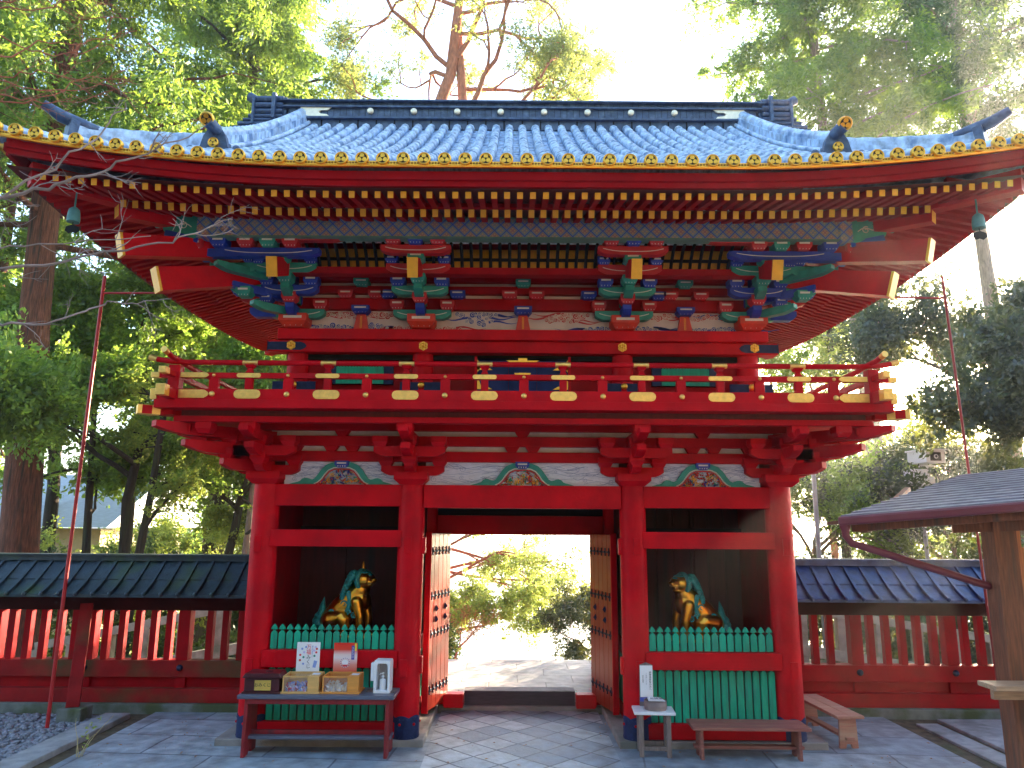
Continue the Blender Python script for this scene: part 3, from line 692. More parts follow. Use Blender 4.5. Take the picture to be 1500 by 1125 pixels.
# painted cloud band
CLW = mat('cloud_band_plaster',(.66,.52,.50),.75,var=.08,vs=3,col2=(.52,.38,.36),c2s=2)
CLB = mat('cloud_blue',(.02,.05,.36),.6); CLR = mat('cloud_red',(.50,.02,.03),.6)
def cloud(cx, cz, wd, ht, y, m, seed, z0, z1):
    rr = random.Random(seed); b = MB(); r0 = .030
    for i in range(int(wd*44)):
        u = rr.uniform(-1,1); x = cx+u*wd/2; z = cz+rr.uniform(-1,1)*ht/2*(1-abs(u)**1.5)
        r = rr.uniform(.024,.046)*(1-.35*abs(u)); z = min(max(z,z0+r),z1-r); n = 12; yy = y-.0007*(i%7)
        b.add([(x,yy,z)]+[(x+r*math.cos(6.283*k/n),yy,z+r*math.sin(6.283*k/n)) for k in range(n)],[(0,1+k,1+(k+1)%n) for k in range(n)],0)
        ribbon(b, [(x+r*.97*math.cos(6.283*k/14),yy-.0004,z+r*.97*math.sin(6.283*k/14)) for k in range(15)], .0030, 1)
        ribbon(b, spiral(x,z,r*.66,yy-.0004,1.2,rr.uniform(0,6),12,rr.choice((-1,1))),.0032,1)
    for i in range(3):
        x0 = cx+rr.choice((-1,1))*wd*.35; d_ = 1 if x0 > cx else -1; zz = min(max(cz+rr.uniform(-.3,.3)*ht,z0+.03),z1-.03)
        ribbon(b,[(x0+d_*.05*k,y-.0015,min(max(zz+.018*math.sin(k*.8+i),z0+.012),z1-.012)) for k in range(9)],[.016*(1-k/8)+.001 for k in range(9)],0)
    part(b,'painted_cloud',[(CLB,CLR)[m],PALE])
segs = [(-3.0,-2.19,0),(-2.11,-1.48,1),(-1.18,-.04,2),(.04,1.18,3),(1.48,2.11,4),(2.19,3.0,5)]
b = MB(); b.box(-3.05,3.05,.02,.08,5.101,5.382,0); part(b,'painted_frieze',CLW)
b = MB()
for i,(cx,cz,wd,ht,m) in enumerate(((-2.75,5.33,.45,.10,1),(-2.55,5.15,.5,.09,0),(-2.3,5.32,.5,.10,1),(-1.98,5.15,.35,.10,0),(-1.9,5.33,.4,.09,1),(-1.62,5.14,.3,.09,1),(-1.05,5.13,.45,.08,1),(-.72,5.34,.75,.09,0),(-.58,5.25,.35,.14,0),(.50,5.27,.45,.11,1),(.72,5.34,.60,.09,1),(1.0,5.14,.5,.09,0),(1.62,5.14,.35,.08,0),(1.85,5.33,.4,.10,1),(2.45,5.14,.5,.08,0),(2.38,5.32,.45,.10,1),(2.85,5.14,.5,.10,0),(2.7,5.33,.35,.08,0))):
    cloud(cx,cz,wd,ht,.0155,m,i+50,5.108,5.378)
b = MB()
for cx in (-2.15,0,2.15):
    bb = MB(); trap(bb,cx,.20,.115,5.101,5.315,-.05,0); bb.box(cx-.012,cx+.012,-.0525,-.0502,5.13,5.29,1); bb.box(cx-.005,cx+.005,-.0535,-.0526,5.135,5.285,0)
    stt = part(bb,'frieze_strut',[ORED,GOLDM])
    bb = MB(); masu(bb,cx,-.03,5.318,.235,.10,0,1); part(bb,'bearing_block',[BLUE,PALE],stt)
# red plates and white strips above the frieze
for (z0,z1,y) in ((5.383,5.535,-.08),(5.60,5.70,-.09),(5.765,5.95,-.10)): part(MB().box(-3.15,3.15,y,.12,z0,z1),'wall_plate',REDD)
b = MB(); b.box(-3.05,3.05,.0,.1,5.536,5.599); b.box(-3.05,3.05,.0,.1,5.701,5.764); part(b,'white_infill',CLW)
bb = []
for cx in (-2.15,0,2.15):
    for q,z,m in ((-.20,5.52,REDB),(.20,5.52,REDB),(0,5.68,TEAL)):
        x = cx+q*(.9 if cx==0 else 1)
        c = MB(); masu(c,x,-.08,z,.20,.10,0,1); part(c,'bearing_block',[m,PALE])
for cx in (-1.33,1.33,-2.8,2.8):
    for q in (-.50,.50):
        if abs(cx)>2: continue
        c = MB(); masu(c,cx+q*.92,-.08,5.52,.20,.10,0,1); part(c,'bearing_block',[BLUE,PALE])

# ---- the coloured bracket sets under the eaves
def armc(bs, kind, args, m, **k):
    b = MB()
    if kind == 'x':
        arm_x(b,*args,**k); x,y,z,L_,h = args[:5]; wd = k.get('w',.11)
        pts = [(x+L_*.86*t,y-wd/2-.003,z+h*(.35+.35*abs(t)**3)) for t in [i/6-1 for i in range(13)]]
        ribbon(b,pts,.005,1)
    else: arm_dir(b,*args,**k)
    return part(b,'bracket_arm',[m,PALE],bs)
def bl(bs,x,y,z,m,w=.185,h=.12):
    b = MB(); masu(b,x,y,z,w,h,0,1); part(b,'bearing_block',[m,PALE],bs)
def tail(bs, a, c, wd, h0, h1):
    b = MB(); b.beam(a,c,wd,h0,0,None,hb=h1)
    part(b,'tail_rafter',[RED],bs,.004)
    d = (Vector(c)-Vector(a)).normalized()
    b = MB(); e = Vector(c)+d*.001; b.beam(e,e+d*.03,wd*1.02,h1*1.02,0,None); part(b,'gilt_cap',GOLDM,bs,.004)
for cx in (-3.0,-1.33,1.33,3.0):
    s = -1 if cx < 0 else 1; corner = abs(cx) > 2; down = -math.pi/2
    b = MB(); masu(b,cx,-.08,5.101,.36,.17,0,1); bs = part(b,'bracket_set',[ORED,PALE])
    armc(bs,'x',(cx,-.10,5.235,.38,.12),TEAL); armc(bs,'d',((cx,-.1,5.24),down,.32,.13),BLUE)
    bl(bs,cx-.33,-.11,5.355,REDB); bl(bs,cx+.33,-.11,5.355,REDB); bl(bs,cx,-.40,5.365,REDB)
    armc(bs,'d',((cx,-.1,5.42),down,.55,.13),TEAL); armc(bs,'x',(cx,-.42,5.46,.36,.12),BLUE if corner else TEAL)
    bl(bs,cx-.28,-.44,5.57,BLUE); bl(bs,cx+.28,-.44,5.57,BLUE); bl(bs,cx,-.62,5.55,TEAL)
    armc(bs,'x',(cx,-.66,5.665,.40,.125),TEAL if corner else REDB); armc(bs,'d',((cx,-.3,5.63),down,.62,.12),BLUE)
    bl(bs,cx-.33,-.67,5.79 if not corner else 5.775,BLUE,.16,.10); bl(bs,cx+.33,-.67,5.79 if not corner else 5.775,BLUE,.16,.10); 
    bl(bs,cx,-.86,5.745,TEAL,.2,.10)
    top = (cx-.0,-.95,5.825)
    if corner: armc(bs,'x',(cx-s*-.12+0,-.93,5.775,.62,.105),BLUE); 
    else: armc(bs,'x',(cx,-.93,5.775+.05,.43,.105),REDB)
    zt = 5.875 if corner else 5.925
    cols = (REDB,BLUE,REDB) if not corner else (REDB,TEAL,REDB)
    for q,m in zip((-.26,0,.26),cols): bl(bs,cx+q*1.05+(s*.12 if corner else 0),-.97,zt,m,.19,.115)
    if corner: bl(bs,cx+s*.72,-.97,zt,BLUE,.19,.115)
    # thin teal arm right under the patterned beam
    if not corner: armc(bs,'x',(cx,-1.0,6.0,.66,.07),TEAL,w=.10)
    else: armc(bs,'x',(cx-s*.3,-1.0,5.955,.5,.06),REDB,w=.10)
    tail(bs,(cx,-.35,5.86),(cx,-1.16,5.575),.125,.20,.235)
    if corner:
        a0 = 0 if s>0 else math.pi; dg = -math.pi/4 if s>0 else -3*math.pi/4
        armc(bs,'d',((cx+s*.3,-.104,5.242),a0,.30,.125),BLUE); armc(bs,'d',((cx,-.1,5.42),a0,.72,.09),REDB)
        armc(bs,'d',((cx+s*.36,-.415,5.468),a0,.40,.115),TEAL); armc(bs,'d',((cx,-.1,5.25),dg,.62,.10),TEAL); armc(bs,'d',((cx,-.1,5.43),dg,.9,.10),BLUE)
        armc(bs,'d',((cx+s*.42,-.655,5.672),a0,.52,.115),TEAL); armc(bs,'d',((cx+s*.55,-.925,5.768),a0,.60,.098),BLUE)
        armc(bs,'d',((cx+s*.3,-.5,5.62),dg,.65,.10),TEAL)
        bl(bs,cx+s*.42,-.12,5.355,TEAL); bl(bs,cx+s*.75,-.14,5.54,BLUE); bl(bs,cx+s*.62,-.55,5.56,REDB); bl(bs,cx+s*.50,-.62,5.36,TEAL)
        bl(bs,cx+s*.85,-.7,5.775,REDB); bl(bs,cx+s*1.0,-.98,5.83,REDB,.2,.12)
        for (dx,dy,z_,m_) in ((.25,-.12,5.54,REDB),(.98,-.72,5.80,BLUE),(.62,-.42,5.565,REDB),(.45,-.70,5.79,BLUE),(.30,-.38,5.36,BLUE),(.80,-.50,5.73,TEAL),(1.12,-.95,5.835,TEAL)): bl(bs,cx+s*dx,dy,z_,m_,.15,.10)
        w_ = MB(); w_.box(cx+s*.45,cx+s*.7,-.3,-.28,5.6,5.68); part(w_,'white_infill',CLW,bs)
        tail(bs,(cx+s*.30,-.30,5.76),(cx+s*1.28,-1.28,5.355),.17,.24,.285)
        tail(bs,(cx+s*.60,-.60,5.97),(cx+s*1.58,-1.58,5.66),.16,.22,.26)
# dark ribs with gold behind, between the sets
b = MB(); b.box(-2.75,2.75,-.60,-.57,5.72,6.02,0)
part(b,'gilt_ceiling_panel',GOLD)
b = MB(); b.box(-2.8,2.8,-.62,-.605,5.86,5.90,0); b.box(-2.9,2.9,-.70,-.55,5.66,5.745,1)
for i in range(46):
    x = -2.69+.1195*i
    b.tube([(x,-.62,5.70),(x,-.70,5.82),(x,-.83,5.93),(x,-.95,5.97)],.021,4,0,smooth=False)
part(b,'curved_rib',[BLK,REDD],kind='stuff')
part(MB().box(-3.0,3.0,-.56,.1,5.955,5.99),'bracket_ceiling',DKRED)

# patterned purlin
def pattern_mat():
    m = bpy.data.materials.new('woven_pattern_paint'); m.use_nodes = True; t = m.node_tree; L = t.links.new; p = t.nodes['Principled BSDF']; p.inputs['Roughness'].default_value = .6
    tc = t.nodes.new('ShaderNodeTexCoord'); sp = t.nodes.new('ShaderNodeSeparateXYZ'); L(tc.outputs['Object'], sp.inputs[0])
    def mth(op,a,b=None):
        n = t.nodes.new('ShaderNodeMath'); n.operation = op
        for i,v in enumerate((a,b)):
            if v is None: continue
            if isinstance(v,(int,float)): n.inputs[i].default_value = v
            else: L(v,n.inputs[i])
        return n.outputs[0]
    u = mth('MULTIPLY',sp.outputs[0],1/.145); v = mth('MULTIPLY',mth('SUBTRACT',sp.outputs[2],6.065),1/.145)
    a = mth('FRACT',mth('ADD',mth('MULTIPLY',mth('ADD',u,v),1.0),.5)); c = mth('FRACT',mth('ADD',mth('SUBTRACT',u,v),.5))
    da = mth('ABSOLUTE',mth('SUBTRACT',a,.5)); dc = mth('ABSOLUTE',mth('SUBTRACT',c,.5))
    line = mth('GREATER_THAN',mth('MAXIMUM',da,dc),.44); line2 = mth('GREATER_THAN',mth('MAXIMUM',da,dc),.33)
    fl = mth('LESS_THAN',mth('MULTIPLY',da,dc),.012)
    dot = mth('LESS_THAN',mth('ADD',mth('POWER',mth('SUBTRACT',da,.16),2),mth('POWER',mth('SUBTRACT',dc,.16),2)),.008)
    par = mth('FRACT',mth('MULTIPLY',mth('FLOOR',mth('ADD',mth('ADD',u,v),.5)),.5)); 
    n = t.nodes.new('ShaderNodeTexNoise'); n.inputs['Scale'].default_value = 9
    L(tc.outputs['Object'], n.inputs[0])
    def mixc(f,c1,c2):
        x = t.nodes.new('ShaderNodeMix'); x.data_type='RGBA'; L(f,x.inputs[0])
        for i,cc in ((6,c1),(7,c2)):
            if isinstance(cc,tuple): x.inputs[i].default_value = (*cc,1)
            else: L(cc,x.inputs[i])
        return x.outputs[2]
    base = mixc(n.outputs['Fac'],(.15,.21,.28),(.34,.29,.32))
    base2 = mixc(mth('GREATER_THAN',par,.25),base,(.36,.17,.20))
    k = mixc(dot,base2,(.48,.36,.16)); k = mixc(mth('MULTIPLY',line2,.6),k,(.17,.33,.30)); k = mixc(line,k,(.04,.10,.50))
    L(k,p.inputs['Base Color']); return m
PAT = pattern_mat()
b = MB(); b.box(-3.92,3.92,-1.12,-.98,5.985,6.215,0); b.box(-3.93,3.93,-1.125,-.975,5.968,5.984,1); b.box(-3.93,3.93,-1.128,-.98,6.2155,6.23,1)
part(b,'patterned_purlin',[PAT,mat('green_edge_paint',(.10,.22,.17),.6,var=.2)])
for s in (-1,1):
    b = MB(); b.box(s*3.80,s*3.95,-1.14,-.98,5.95,6.22); part(b,'patterned_purlin',[PAT])
    b = MB(); b.box(s*3.80,s*3.92,-.97,4.6,5.96,6.2); part(b,'side_purlin',REDD)
    # carved green elephant nose
    b = MB(); P = [(0,0),(0,.27),(.10,.275),(.25,.285),(.42,.28),(.56,.29),(.68,.31),(.74,.30),(.75,.27),(.70,.24),(.62,.235),(.58,.20),(.55,.16),(.47,.165),(.42,.13),(.40,.08),(.33,.075),(.27,.04),(.20,.05),(.12,.02),(.06,-.01)]
    b.prism([(s*x,z) for x,z in P],(s*3.952,-1.12,5.95),(1,0,0),(0,0,1),(0,.11,0),0)
    ribbon(b,[(s*(4.02+.6*i/14),-1.124,6.08+.13*i/14+.03*math.sin(i*.9)) for i in range(15)],.006,1)
    for (x,z,r) in ((4.12,6.10,.05),(4.30,6.14,.05),(4.48,6.19,.035)): ribbon(b,[(s*q[0],q[1],q[2]) for q in spiral(x,z,r,-1.125,1.3,1)],.006,1)
    ribbon(b,[(s*(4.2+.03*i),-1.126,6.17+.02*math.sin(i*.7)) for i in range(7)],[.002,.008,.012,.014,.012,.008,.002],2)
    part(b,'carved_beam_nose',[TEAL,PALE,BLK])
    b = MB(); b.beam((s*3.95,-1.05,5.93),(s*4.33,-1.10,6.0),.10,.07,0); part(b,'bracket_arm',[BLUE,PALE])

# ------------------------------------------------------------------ rafters
XE, YE = 5.60, 2.40                                               # eave reach
def rz(t): return 2.78*(.82*t+.18*t*t)                            # rise of the roof at share t of the run
RAFT = MB()
def rafter(parent, name, a, c, w_, h_):
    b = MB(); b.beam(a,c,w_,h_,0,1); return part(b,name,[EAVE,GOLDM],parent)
b = MB()                                                           # red soffit boards above the rafters
def soff(b, u0, u1, y0, y1, z0, z1, lf): pass
N = 40
def sheet(b, fn, us, vs_, m=0, sm=True):
    P = [fn(u,v) for v in vs_ for u in us]; n = len(us)
    b.add(P,[(j*n+i,j*n+i+1,(j+1)*n+i+1,(j+1)*n+i) for j in range(len(vs_)-1) for i in range(n-1)],m,sm)
lin = lambda a,c,n: [a+(c-a)*i/(n-1) for i in range(n)]
def zfly(y): return 6.06+(y+2.2)*.24
def zbase(y): return 6.125+(y+1.6)*.30
def front(u, v, zf, k):                                            # v: distance in from the eave line, x clipped by the hip line
    x = u*(XE-v); y = -YE+v
    return (x,y,zf(y)+k*lift(XE-abs(x))*max(0,1-v/2.6))
def side(s, u, v, zf, k):
    y = 1.8+u*(4.2-v); x = s*(XE-v); return (x,y,zf(-YE+v)+k*lift(4.2-abs(y-1.8))*max(0,1-v/2.6))
soffit = MB()
us = lin(-1,1,41)
for zf,v0,v1,k in ((zfly,.1,.95,.75),(zbase,.82,2.75,.6)):
    sheet(soffit, lambda u,v: front(u,v,zf,k), us, lin(v0,v1,6))
    for s in (-1,1): sheet(soffit, lambda u,v: side(s,u,v,zf,k), us, lin(v0,v1,6))
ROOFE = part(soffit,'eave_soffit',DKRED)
def count_rafters():
    # front: fly 80, base 66
    for i in range(80):
        x = (i-39.5)*.1375; 
        if abs(x) > 5.25: continue
        yt = -2.2; L0 = min(1.0, max(.12,(5.5-abs(x))))
        dz = .68*lift(XE-abs(x))
        a = (x, yt+.75, 6.012+.75*.24+dz*.6); c = (x, yt, 6.008+dz)
        rafter(G,'flying_rafter',a,c,.062,.072)
    for i in range(68):
        x = (i-33.5)*.1375
        if abs(x) > 4.62: continue
        dz = .52*lift(XE-abs(x)); y1 = min(.25,-1.6+max(.2,(4.85-abs(x))+.4)) if abs(x)>3 else -.1
        rafter(G,'base_rafter',(x,y1,6.07+(y1+1.6)*.30+dz*.3),(x,-1.6,6.068+dz),.066,.088)
count_rafters()
b1 = MB(); b2 = MB()
for s in (-1,1):
    for i in range(58):
        y = 1.8+(i-28.5)*.1375; d = 4.2-abs(y-1.8); 
        if d > .35:
            dz = .68*lift(d); b1.beam((s*4.6,y,6.012+.8*.24+dz*.6),(s*5.40,y,6.008+dz),.062,.072,0,1)
        if d > 1.0:
            dz = .52*lift(d); x0 = max(3.05, 4.8-(d-.8)) ; b2.beam((s*x0,y,6.07+(4.8-x0)*.30+dz*.3),(s*4.80,y,6.068+dz),.066,.088,0,1)
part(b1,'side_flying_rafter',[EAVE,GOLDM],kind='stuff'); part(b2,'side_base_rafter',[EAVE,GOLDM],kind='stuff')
# beams that carry the flying rafters and the broad red fascia
def swept(path_fn, ts, sect, m=0, b=None):
    # sect: list of (outward, up) ; path_fn(t) -> (point, outward dir)
    b = b or MB(); n = len(sect); vs = []
    for t in ts:
        p, o = path_fn(t)
        for (a, c) in sect: vs.append((p[0]+o[0]*a, p[1]+o[1]*a, p[2]+c))
    b.add(vs,[(i*n+j,i*n+(j+1)%n,(i+1)*n+(j+1)%n,(i+1)*n+j) for i in range(len(ts)-1) for j in range(n)],m)
    b.add(vs[:n],[tuple(range(n))],m); b.add(vs[-n:],[tuple(range(n-1,-1,-1))],m); return b
def pf(v,zc,k):
    def f(t): x = t*(XE-v); return ((x,-YE+v,zc+k*lift(XE-v-abs(x))),(0,-1))
    return f
def ps(s,v,zc,k):
    def f(t): y = 1.8+t*(4.2-v); return ((s*(XE-v),y,zc+k*lift(4.2-v-abs(y-1.8))),(s,0))
    return f
ts = lin(-1,1,61)
def fascia(v,zc,k,sect,name,m):
    b = swept(pf(v,zc,k),ts,sect)
    for s in (-1,1): swept(ps(s,v,zc,k),ts,sect,b=b)
    return part(b,name,m)
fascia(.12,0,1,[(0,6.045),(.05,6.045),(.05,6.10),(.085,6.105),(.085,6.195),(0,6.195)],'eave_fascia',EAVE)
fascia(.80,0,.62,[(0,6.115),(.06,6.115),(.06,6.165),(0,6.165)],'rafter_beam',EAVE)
# hip beams
for s in (-1,1):
    part(MB().beam((s*3.2,0,6.32),(s*4.72,-1.52,6.13),.15,.2,0,1),'hip_rafter',[RED,GOLDM],bev=.004)
    part(MB().beam((s*4.3,-1.1,6.32),(s*5.34,-2.14,6.24),.17,.24,0),'hip_rafter',RED,bev=.004)
    part(MB().beam((s*3.2,3.6,6.32),(s*5.3,5.7,6.2),.17,.24,0),'hip_rafter',RED,bev=.004)

# ------------------------------------------------------------------ roof
roof = MB()
def rf(x, v):                                                      # front roof height at distance v from the eave
    t = v/4.1; return 6.285+rz(t)+lift(XE-abs(x))*max(0,1-v/2.2)**1.3
def zpan(x, v):
    k = v/.22; return rf(x,v)-.045+.012*(1-(k-math.floor(k)))
vsn = []
for i in range(18):
    vsn += [i*.228+.001, (i+1)*.228-.001]
for s in (1,-1):                                                    # front and back slopes, clipped by the hips
    for i in range(len(vsn)-1):
        v0, v1 = vsn[i], vsn[i+1]
        e0 = XE+.02-v0 if v0 < 1.7 else 3.9; e1 = XE+.02-v1 if v1 < 1.7 else 3.9
        pts0 = [(e0*u, v0) for u in lin(-1,1,41)]; pts1 = [(e1*u, v1) for u in lin(-1,1,41)]
        y = lambda v: (-YE+v) if s > 0 else (6.0-v)
        off = .014*(i%2)
        P = [(x,y(v),rf(x,v)-.05+ (.014 if i%2==0 else 0)) for x,v in pts0] + [(x,y(v),rf(x,v)-.05+(.0 if i%2==0 else .014)) for x,v in pts1]
        roof.add(P,[(q,q+1,41+q+1,41+q) for q in range(40)],0)
for s in (-1,1):                                                    # side slopes
    def f(u,v):
        y = 1.8+u*(4.2-v); return (s*(XE-v),y,6.235+rz(v/4.1)+lift(4.2-abs(y-1.8))*max(0,1-v/2.2)**1.3)
    sheet(roof,f,lin(-1,1,31),lin(0,1.7,8))
    # gable walls
    roof.prism([(-2.45,0),(2.45,0),(0,1.85)],(s*3.95,1.8,7.25),(0,1,0),(0,0,1),(-s*.05,0,0),1)
ROOF = part(roof,'roof_tiles',[TILE,DKRED])
# round cover rows
rows = MB(); NR = 53; PITCH = .2135
for i in range(NR):
    x = (i-26)*PITCH
    vmax = 4.0 if abs(x) < 3.60 else XE-abs(x)+.0
    if vmax < .12: vmax = .12
    n = max(2,int(vmax/.10)); pts = []; rad = []
    for k in range(n+1):
        v = -.03+ (vmax+.03)*k/n; pts.append((x,-YE+v,rf(x,max(v,0))+.0 - (0 if v>=0 else 0)))
    # widened joints: two points per tile
    P2 = []; R2 = []
    vv = -.03
    while vv < vmax-.02:
        v2 = min(vv+.235,vmax)
        for v_,r_ in ((vv,.072),(vv+.03,.070),(v2-.004,.060)):
            P2.append((x,-YE+v_,rf(x,max(v_,0)))); R2.append(r_)
        vv = v2
    rows.tube(P2,R2,8,0,smooth=True)
for s in (-1,1):
    for i in range(39):
        y = 1.8+(i-19)*PITCH; d = 4.2-abs(y-1.8); vmax = max(.12,min(1.65,d))
        rows.tube([(s*(XE-v),y,6.285+rz(v/4.1)+lift(d)*max(0,1-v/2.2)**1.3) for v in lin(-.03,vmax,7)],.06,6,0)
part(rows,'cover_tiles',TILE,ROOF)
# gilded eave strip between the discs, with small scroll relief
b = swept(pf(-.03,0,1),lin(-1,1,81),[(0,6.196),(.03,6.196),(.035,6.212),(.02,6.222),(.02,6.262),(0,6.275)])
for s in (-1,1): swept(ps(s,-.03,0,1),lin(-1,1,81),[(0,6.196),(.03,6.196),(.035,6.212),(.02,6.222),(.02,6.262),(0,6.275)],b=b)
for i in range(NR-1):
    x = (i-25.5)*PITCH; z = 6.243+lift(XE-abs(x)); sl = (lift(XE-abs(x)-.05)-lift(XE-abs(x)+.05))*10*(1 if x>0 else -1)
    for q in (-.045,-.015,.015,.045): b.ell((x+q,-2.452,z+q*sl*.5),(.013,.008,.011),1,6,4)
EST = part(b,'gilt_eave_strip',[GOLD,mat('dark_gilt_relief',(.35,.16,.02),.5,.6)],ROOF)
# disc with three hollyhock leaves
def crest(b, r, ring=0, back=1, leaf=0, y=0):
    b.lathe([(r,.03),(r,-.01),(r*.92,-.02),(r*.80,-.02),(r*.76,-.006),(.001,-.006)],(0,y,0),24,ring,'y')
    b.lathe([(r*.75,-.0065),(.001,-.0066)],(0,y,0),24,back,'y')
    for k in range(3):
        a = R(90+120*k); cx, cz = r*.40*math.cos(a), r*.40*math.sin(a); P = []
        for j in range(16):
            t = 2*math.pi*j/16; rr_ = r*.345*(1-.28*math.exp(-((t-math.pi)**2 if t<=2*math.pi else 0)*3)); 
            ca, sa = math.cos(t+a), math.sin(t+a); P.append((cx+rr_*ca, cz+rr_*sa))
        b.prism(P,(0,y-.0075,0),(1,0,0),(0,0,1),(0,-.008,0),leaf)
        b.box(0,0,0,0,0,0) if 0 else None
    return b
DISCB = mat('disc_background',(.03,.010,.006),.6)
dm = crest(MB(),.070).mesh('gilt_tile_end',[GOLD,DISCB])
for i in range(NR):
    x = (i-26)*PITCH; o = bpy.data.objects.new('gilt_tile_end',dm); COL.objects.link(o); o.parent = ROOF
    o.location = (x,-2.455,6.287+lift(XE-abs(x)))
# main ridge
rb = MB()
rb.box(-3.82,3.82,1.58,2.02,8.95,9.11); rb.box(-3.9,3.9,1.52,2.08,9.112,9.145)
rb.box(-3.86,3.86,1.60,2.0,9.147,9.33)
rb.box(-3.95,3.95,1.55,2.05,9.332,9.36); rb.box(-3.9,3.9,1.60,2.0,9.362,9.43); rb.box(-4.0,4.0,1.53,2.07,9.432,9.46); rb.box(-4.05,4.05,1.60,2.0,9.462,9.49)
for i in range(74): rb.box(-3.84+.104*i-.003,-3.84+.104*i+.003,1.594,1.5995,9.15,9.33,1); rb.box(-3.8+.104*i,-3.8+.104*i+.006,1.594,1.5995,9.362,9.43,1)
for x in lin(-3.6,3.6,25): rb.box(x-.012,x+.012,1.575,1.5795,8.96,9.11,1)
for i in range(12): rb.tube([(-4.05+.675*i,1.8,9.49),(-4.05+.675*i+.66,1.8,9.49)],[.075,.07],10,0)
rd = part(rb,'main_ridge',[TILED,BLK],bev=.003)
for k in (-7,-5,-3,-1,1,3,5,7):
    b = MB(); b.lathe([(.052,0),(.052,-.03),(.04,-.042),(.001,-.045)],(.358*k,1.596,9.275),18,0,'y'); part(b,'gilt_ridge_disc',WGOLD,rd)
for s in (-1,1):
    P = [(0,0),(.50,0),(.44,.06),(.34,.07),(.30,.10),(.34,.13),(.44,.13),(.52,.19),(0,.19)]
    b = MB(); b.prism([(-s*x,z) for x,z in P],(s*3.66,1.592,9.150),(1,0,0),(0,0,1),(0,-.02,0)); part(b,'gilt_ridge_plate',WGOLD,rd,.003)
    # stepped ridge end over the gable
    b = MB()
    for k,(x1,z0,z1) in enumerate(((4.72,8.90,8.97),(4.66,8.975,9.05),(4.58,9.055,9.12),(4.50,9.125,9.20),(4.44,9.205,9.30),(4.42,9.305,9.42),(4.40,9.425,9.54))):
        b.box(s*3.9,s*(x1-.04),1.62-.02*(6-k)*.5,1.98,z0,z1)
        b.tube([(s*3.95,1.60-.01*(6-k),(z0+z1)/2),(s*x1,1.60-.01*(6-k),(z0+z1)/2)],(z1-z0)/2,8)
    b.tube([(s*4.3,1.8,9.50),(s*4.45,1.8,9.56),(s*4.60,1.8,9.66)],[.09,.085,.08],10)
    b.box(s*4.06,s*4.12,1.50,2.1,9.1,9.56); b.box(s*4.40,s*4.44,1.5,2.1,9.0,9.50)
    part(b,'ridge_end',TILED,ROOF,.006)
    # rows outside the descending ridge, on the gable overhang
    b = MB()
    for q in (3.84,4.05,4.24): b.tube([(s*q,-YE+v,rf(3.8,v)-.02) for v in lin(1.75,3.95,12)],.06,8)
    sheet(b,lambda u,v:(s*(3.9+.5*u),-YE+v,rf(3.8,v)-.06-.04*u),[0,1],lin(1.7,4.1,14)); 
    sheet(b,lambda u,v:(s*(3.9+.5*u),6.0-v,rf(3.8,v)-.06-.04*u),[0,1],lin(1.7,4.1,14)); 
    part(b,'gable_tiles',TILE,ROOF)
    b = MB(); sheet(b,lambda u,v:(s*4.40,-YE+v,rf(3.8,v)-.06-.24*u),[0,1],lin(1.7,4.1,14),0,False); part(b,'barge_board',RED,ROOF)
    # descending ridge with standing tile courses
    b = MB(); V = lin(4.0,.92,26)
    def kp(v): return Vector((s*3.64,-YE+v,rf(3.64,v)))
    hgt = lambda v: .30
    for j in range(25):
        v0,v1 = V[j],V[j+1]; g = .012
        for (za,zb,wd) in ((-.05,.05,.13),(.055,.23,.10)):
            vs=[]
            for v in (v0-.004 if za>0 else v0,v1+(.012 if za>0 else 0)):
                p=kp(v); 
                for xx,zz in ((-wd,za),(wd,za),(wd,zb),(-wd,zb)): vs.append((p.x+xx,p.y,p.z+zz))
            b.add(vs,[(0,1,5,4),(1,2,6,5),(2,3,7,6),(3,0,4,7),(0,3,2,1),(4,5,6,7)],0)
    P2=[];R2=[]
    for j in range(25):
        for v_,r_ in ((V[j],.082),(V[j]-.02,.08),(V[j+1]+.004,.068)):
            p=kp(v_); P2.append((p.x,p.y,p.z+.25)); R2.append(r_)
    b.tube(P2,R2,10,0); b.tube([(kp(v).x-s*.13,kp(v).y,kp(v).z+.09) for v in V],.035,6,0); b.tube([(kp(v).x+s*.13,kp(v).y,kp(v).z+.09) for v in V],.035,6,0)
    kr = part(b,'descending_ridge',TILE,ROOF)
    e = kp(.92); b = MB()
    P = [(-.31,-.10),(.31,-.10),(.33,0),(.30,.07),(.24,.05),(.20,.03),(.165,.08),(.145,.16),(.13,.22),(.09,.29),(.05,.33),(0,.35),(-.05,.33),(-.09,.29),(-.13,.22),(-.145,.16),(-.165,.08),(-.20,.03),(-.24,.05),(-.30,.07),(-.33,0)]
    b.prism(P,(e.x,e.y-.02,e.z-.05),(1,0,0),(0,0,1),(0,-.09,0),0)
    for sx in (-1,1): b.ell((e.x+sx*.27,e.y-.115,e.z-.01),(.05,.025,.05),0,10,6)
    b.tube([(e.x,e.y+.25,e.z+.20),(e.x,e.y,e.z+.22),(e.x-s*.02,e.y-.12,e.z+.24),(e.x-s*-.04,e.y-.22,e.z+.28)],[.07,.07,.068,.075],12,0)
    og = part(b,'ridge_end_tile',TILED,kr,.006)
    c = bpy.data.objects.new('gilt_crest',crest(MB(),.062).mesh('gilt_crest',[GOLD,DISCB])); COL.objects.link(c); c.parent = kr; c.location = (e.x,e.y-.12,e.z+.07)
    c = bpy.data.objects.new('gilt_crest',crest(MB(),.082).mesh('gilt_crest_large',[GOLD,DISCB])); COL.objects.link(c); c.parent = kr; c.location = (e.x+s*.045,e.y-.245,e.z+.295); c.rotation_euler=(R(30),0,0)
    # corner ridge along the hip
    b = MB(); Q = []
